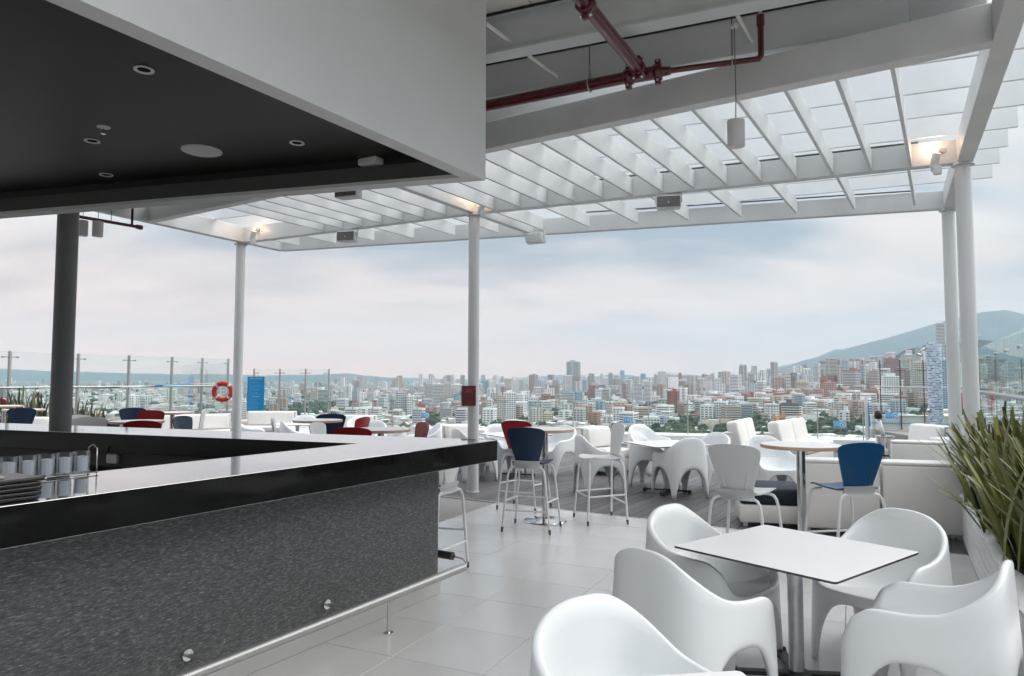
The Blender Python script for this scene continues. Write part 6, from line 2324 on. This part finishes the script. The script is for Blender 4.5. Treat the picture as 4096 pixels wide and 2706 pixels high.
# and the mass of mid-rise blocks behind them
mb2 = 0
while mb2 < 2300:
    d = rs_h.uniform(900, 2600) if mb2 % 3 == 0 else rs_h.uniform(1150, 5200)
    px = rs_h.choice([rs_h.uniform(780, 3900), rs_h.uniform(1400, 3900), rs_h.uniform(2700, 3950)]) if rs_h.random() < .93 else rs_h.uniform(0, 800)
    if rs_h.random() < belt(px, d):
        continue
    r_ = ray(px, 1520)
    r_ = r_ / r_.y
    x, y = r_.x * d, d
    g_ = gz(x, y)
    if px < 900 and d < 2500:
        continue
    w_, l_ = rs_h.uniform(9, 22), rs_h.uniform(9, 20)
    h = rs_h.choice([12, 15, 18, 24, 30, 36, 45]) * rs_h.uniform(.8, 1.1) * (0.8 if px < 1700 else 1.0)
    if px > 2300:
        h *= 1.22
    if d < 1500:
        h = min(h, 27)
    elif px > 2900 and rs_h.random() < .4:
        h *= 1.45
    if d > 1900 and 1300 < px < 3500 and rs_h.random() < .16:
        h = rs_h.uniform(48, 76)
        w_, l_ = rs_h.uniform(13, 20), rs_h.uniform(12, 18)
    a = math.atan2(-x, y) + R(rs_h.choice([-24, -14, 12, 22]))
    ca, sa = math.cos(a), math.sin(a)
    wc = rs_h.choice([(0.80, 0.79, 0.78)] * 6 + [(0.60, 0.55, 0.49), (0.50, 0.49, 0.48), (0.46, 0.31, 0.25), (0.40, 0.20, 0.14), (0.50, 0.36, 0.29), (0.58, 0.50, 0.42), (0.62, 0.62, 0.64), (0.40, 0.46, 0.50)])
    o = len(hv)
    for z in (g_ - 1, g_ + h):
        for sx, sy in ((-1, -1), (1, -1), (1, 1), (-1, 1)):
            xx, yy = sx * w_ / 2, sy * l_ / 2
            hv.append((x + xx * ca - yy * sa, y + xx * sa + yy * ca, z))
    hf += [(o, o + 1, o + 5, o + 4), (o + 1, o + 2, o + 6, o + 5), (o + 2, o + 3, o + 7, o + 6), (o + 3, o, o + 4, o + 7), (o + 4, o + 5, o + 6, o + 7)]
    hc += [wc] * 4 + [tuple(v * .8 for v in wc)]
    nf = int(h / 3.1)
    style = rs_h.random()
    dk = rs_h.choice([(0.07, 0.08, 0.09), (0.11, 0.12, 0.13), (0.06, 0.09, 0.11)])
    for k in range(1, nf):
        z0, z1 = g_ + k * 3.1 + .9, g_ + k * 3.1 + 2.4
        segs = [(-.46, .46)] if style < .4 else [(-.44, -.12), (.12, .44)] if style < .75 else [(-.42, -.22), (-.1, .1), (.22, .42)]
        for (u0, u1) in segs:
            for fx in (0, 1):
                o = len(hv)
                for (u, z) in ((u0, z0), (u1, z0), (u1, z1), (u0, z1)):
                    if fx == 0:
                        xx, yy = u * w_, -l_ / 2 - .12
                    else:
                        sg_ = 1 if x * ca + y * sa < 0 else -1
                        xx, yy = sg_ * (w_ / 2 + .12), u * l_
                    hv.append((x + xx * ca - yy * sa, y + xx * sa + yy * ca, z))
                hf.append((o, o + 1, o + 2, o + 3))
                hc.append(dk)
    mb2 += 1
hm = MB()
hm.v, hm.f, hm.mi = hv, hf, [0] * len(hf)
m = M['houses'] = mat('houses', (0.6, 0.6, 0.6), 0.85)
t, b = nodes_of(m)
at_ = t.nodes.new('ShaderNodeAttribute')
at_.attribute_name = 'house_colour'
t.links.new(at_.outputs['Color'], b.inputs['Base Color'])
me = hm.mesh('low_houses', M['houses'])
ca_ = me.attributes.new('house_colour', 'FLOAT_COLOR', 'FACE')
flat = []
for c_ in hc:
    flat += [c_[0], c_[1], c_[2], 1.0]
ca_.data.foreach_set('color', flat)
tag(link('low_houses', me), 'dense low houses with pale and rusty roofs below the towers', 'houses', kind='stuff')
# trees
bm = bmesh.new()
bmesh.ops.create_icosphere(bm, subdivisions=2, radius=1.0)
iv = [v.co.copy() for v in bm.verts]
if_ = [tuple(v.index for v in f.verts) for f in bm.faces]
bm.free()
tv_, tf_ = [], []
rs_t = random.Random(77)
nt_ = 0
guard = 0
while nt_ < 1700 and guard < 60000:
    guard += 1
    d = 640 + 2300 * rs_t.random() ** 1.6
    px = rs_t.uniform(0, 4120)
    if rs_t.random() > 0.05 + belt(px, d):
        continue
    r_ = ray(px, 1520)
    r_ = r_ / r_.y
    x, y = r_.x * d, d
    g_ = gz(x, y)
    s = rs_t.uniform(3.5, 7.5)
    o = len(tv_)
    seed = rs_t.uniform(0, 50)
    for v in iv:
        k = 1 + 0.30 * math.sin(v.x * 5 + seed) * math.sin(v.y * 6 + seed * 2) + 0.22 * math.sin(v.z * 9 + seed * 3)
        tv_.append((x + v.x * s * k, y + v.y * s * k, g_ + s * 0.9 + v.z * s * 0.85 * k))
    tf_ += [tuple(i_ + o for i_ in f) for f in if_]
    nt_ += 1
tm = MB()
tm.v, tm.f, tm.mi = tv_, tf_, [0] * len(tf_)
m = M['city_trees'] = mat('city_trees', (0.05, 0.08, 0.035), 0.9)
t, b = nodes_of(m)
gi = t.nodes.new('ShaderNodeNewGeometry')
f1 = nnoise(t, 0.35, 5)
tv2 = nmath(t, 'ADD', nmath(t, 'MULTIPLY', gi.outputs['Random Per Island'], 0.5), nmath(t, 'MULTIPLY', f1, 0.5))
t.links.new(nramp(t, tv2, [(0.2, (0.022, 0.040, 0.020)), (0.5, (0.050, 0.078, 0.036)), (0.85, (0.095, 0.120, 0.055))]), b.inputs['Base Color'])
t.links.new(nbump(t, nnoise(t, 1.2, 4), 1.0, 1.0), b.inputs['Normal'])
tag(tm.build('city_trees', M['city_trees']), 'dark green tree belts between the houses of the city', 'trees', kind='stuff')
# ------------------------------------------------------------------ hills
M['hill'] = mat('hill', (0.022, 0.042, 0.040), 0.95, noise=(0.004, 0.45), bump=(0.01, 0.8))
def hill(name, prof, dist, depth, nsub=6, rough=12.0, seed=1):
    """crest follows the given photo profile at the given distance; flanks fall to the plain on both sides"""
    rs_ = random.Random(seed)
    P_ = []
    for (x0, y0), (x1, y1) in zip(prof[:-1], prof[1:]):
        n = max(2, int(abs(x1 - x0) / 14))
        for k in range(n):
            t = k / n
            P_.append((x0 + (x1 - x0) * t, y0 + (y1 - y0) * t))
    P_.append(prof[-1])
    rows = [[] for _ in range(2 * nsub + 1)]
    for i_, (px, py) in enumerate(P_):
        c_ = aty(px, py, dist)
        z0 = gz(c_.x * .85, dist * .85) - 30
        jag = rs_.uniform(-1, 1) * dist * 0.00035
        sp_ = math.sin(i_ * 0.55) * .5 + math.sin(i_ * 0.21 + 2) * .5
        for k in range(2 * nsub + 1):
            u = (k - nsub) / nsub
            dd = depth * abs(u) * (1 + 0.25 * sp_ * (1 - abs(u))) * (1 if u > 0 else -1)
            fall = abs(u) ** 0.85
            z = (c_.z + jag) * (1 - fall) + z0 * fall + rs_.uniform(-1, 1) * rough * (abs(u) * (1 - abs(u)) * 4)
            f = 1 + dd / dist
            rows[k].append((c_.x * f, dist * f, z))
    return tag(MB().grid(rows).build(name, M['hill'], smooth=True), kind='structure')
hill('left_ridge', [(-900, 1440), (-300, 1462), (0, 1475), (180, 1484), (320, 1488), (520, 1494), (700, 1498), (880, 1497), (975, 1501), (1060, 1503), (1150, 1500), (1240, 1501), (1330, 1496), (1383, 1494), (1440, 1500), (1520, 1508), (1607, 1516), (1680, 1534), (1760, 1552)], 8900, 1700, seed=3)
hill('far_ridge', [(1500, 1522), (1640, 1512), (1800, 1518), (1960, 1516), (2088, 1513), (2261, 1499), (2380, 1506), (2480, 1497), (2567, 1507), (2700, 1522), (2900, 1530)], 11600, 900, seed=5)
hill('right_mountain', [(2860, 1545), (2990, 1506), (3060, 1490), (3135, 1470), (3206, 1445), (3290, 1424), (3364, 1402), (3464, 1374), (3553, 1352), (3650, 1322), (3760, 1290), (3900, 1254), (4020, 1240), (4110, 1262), (4400, 1260), (4900, 1270)], 8300, 1900, rough=25, seed=8)
hill('mountain_spur', [(2950, 1520), (3029, 1492), (3135, 1463), (3230, 1446), (3340, 1398), (3420, 1400), (3600, 1420)], 10600, 1000, rough=20, seed=9)
hill('near_hill', [(3380, 1560), (3480, 1500), (3560, 1440), (3610, 1405), (3680, 1385), (3760, 1378), (3850, 1368), (3925, 1360), (3975, 1366), (4100, 1330), (4500, 1300)], 2300, 700, rough=14, seed=10)
# ------------------------------------------------------------------ the air
hz_ = MB().box((0, 0, 400), (26400, 26400, 1060))
hzm = bpy.data.materials.new('haze')
hzm.use_nodes = True
t = hzm.node_tree
for n in list(t.nodes):
    t.nodes.remove(n)
ho = t.nodes.new('ShaderNodeOutputMaterial')
pv = t.nodes.new('ShaderNodeVolumePrincipled')
pv.inputs['Color'].default_value = (0.68, 0.875, 1.0, 1)
pv.inputs['Density'].default_value = 0.000075
pv.inputs['Anisotropy'].default_value = 0.0
t.links.new(pv.outputs[0], ho.inputs['Volume'])
HAZE = tag(hz_.build('haze', hzm), kind='stuff')
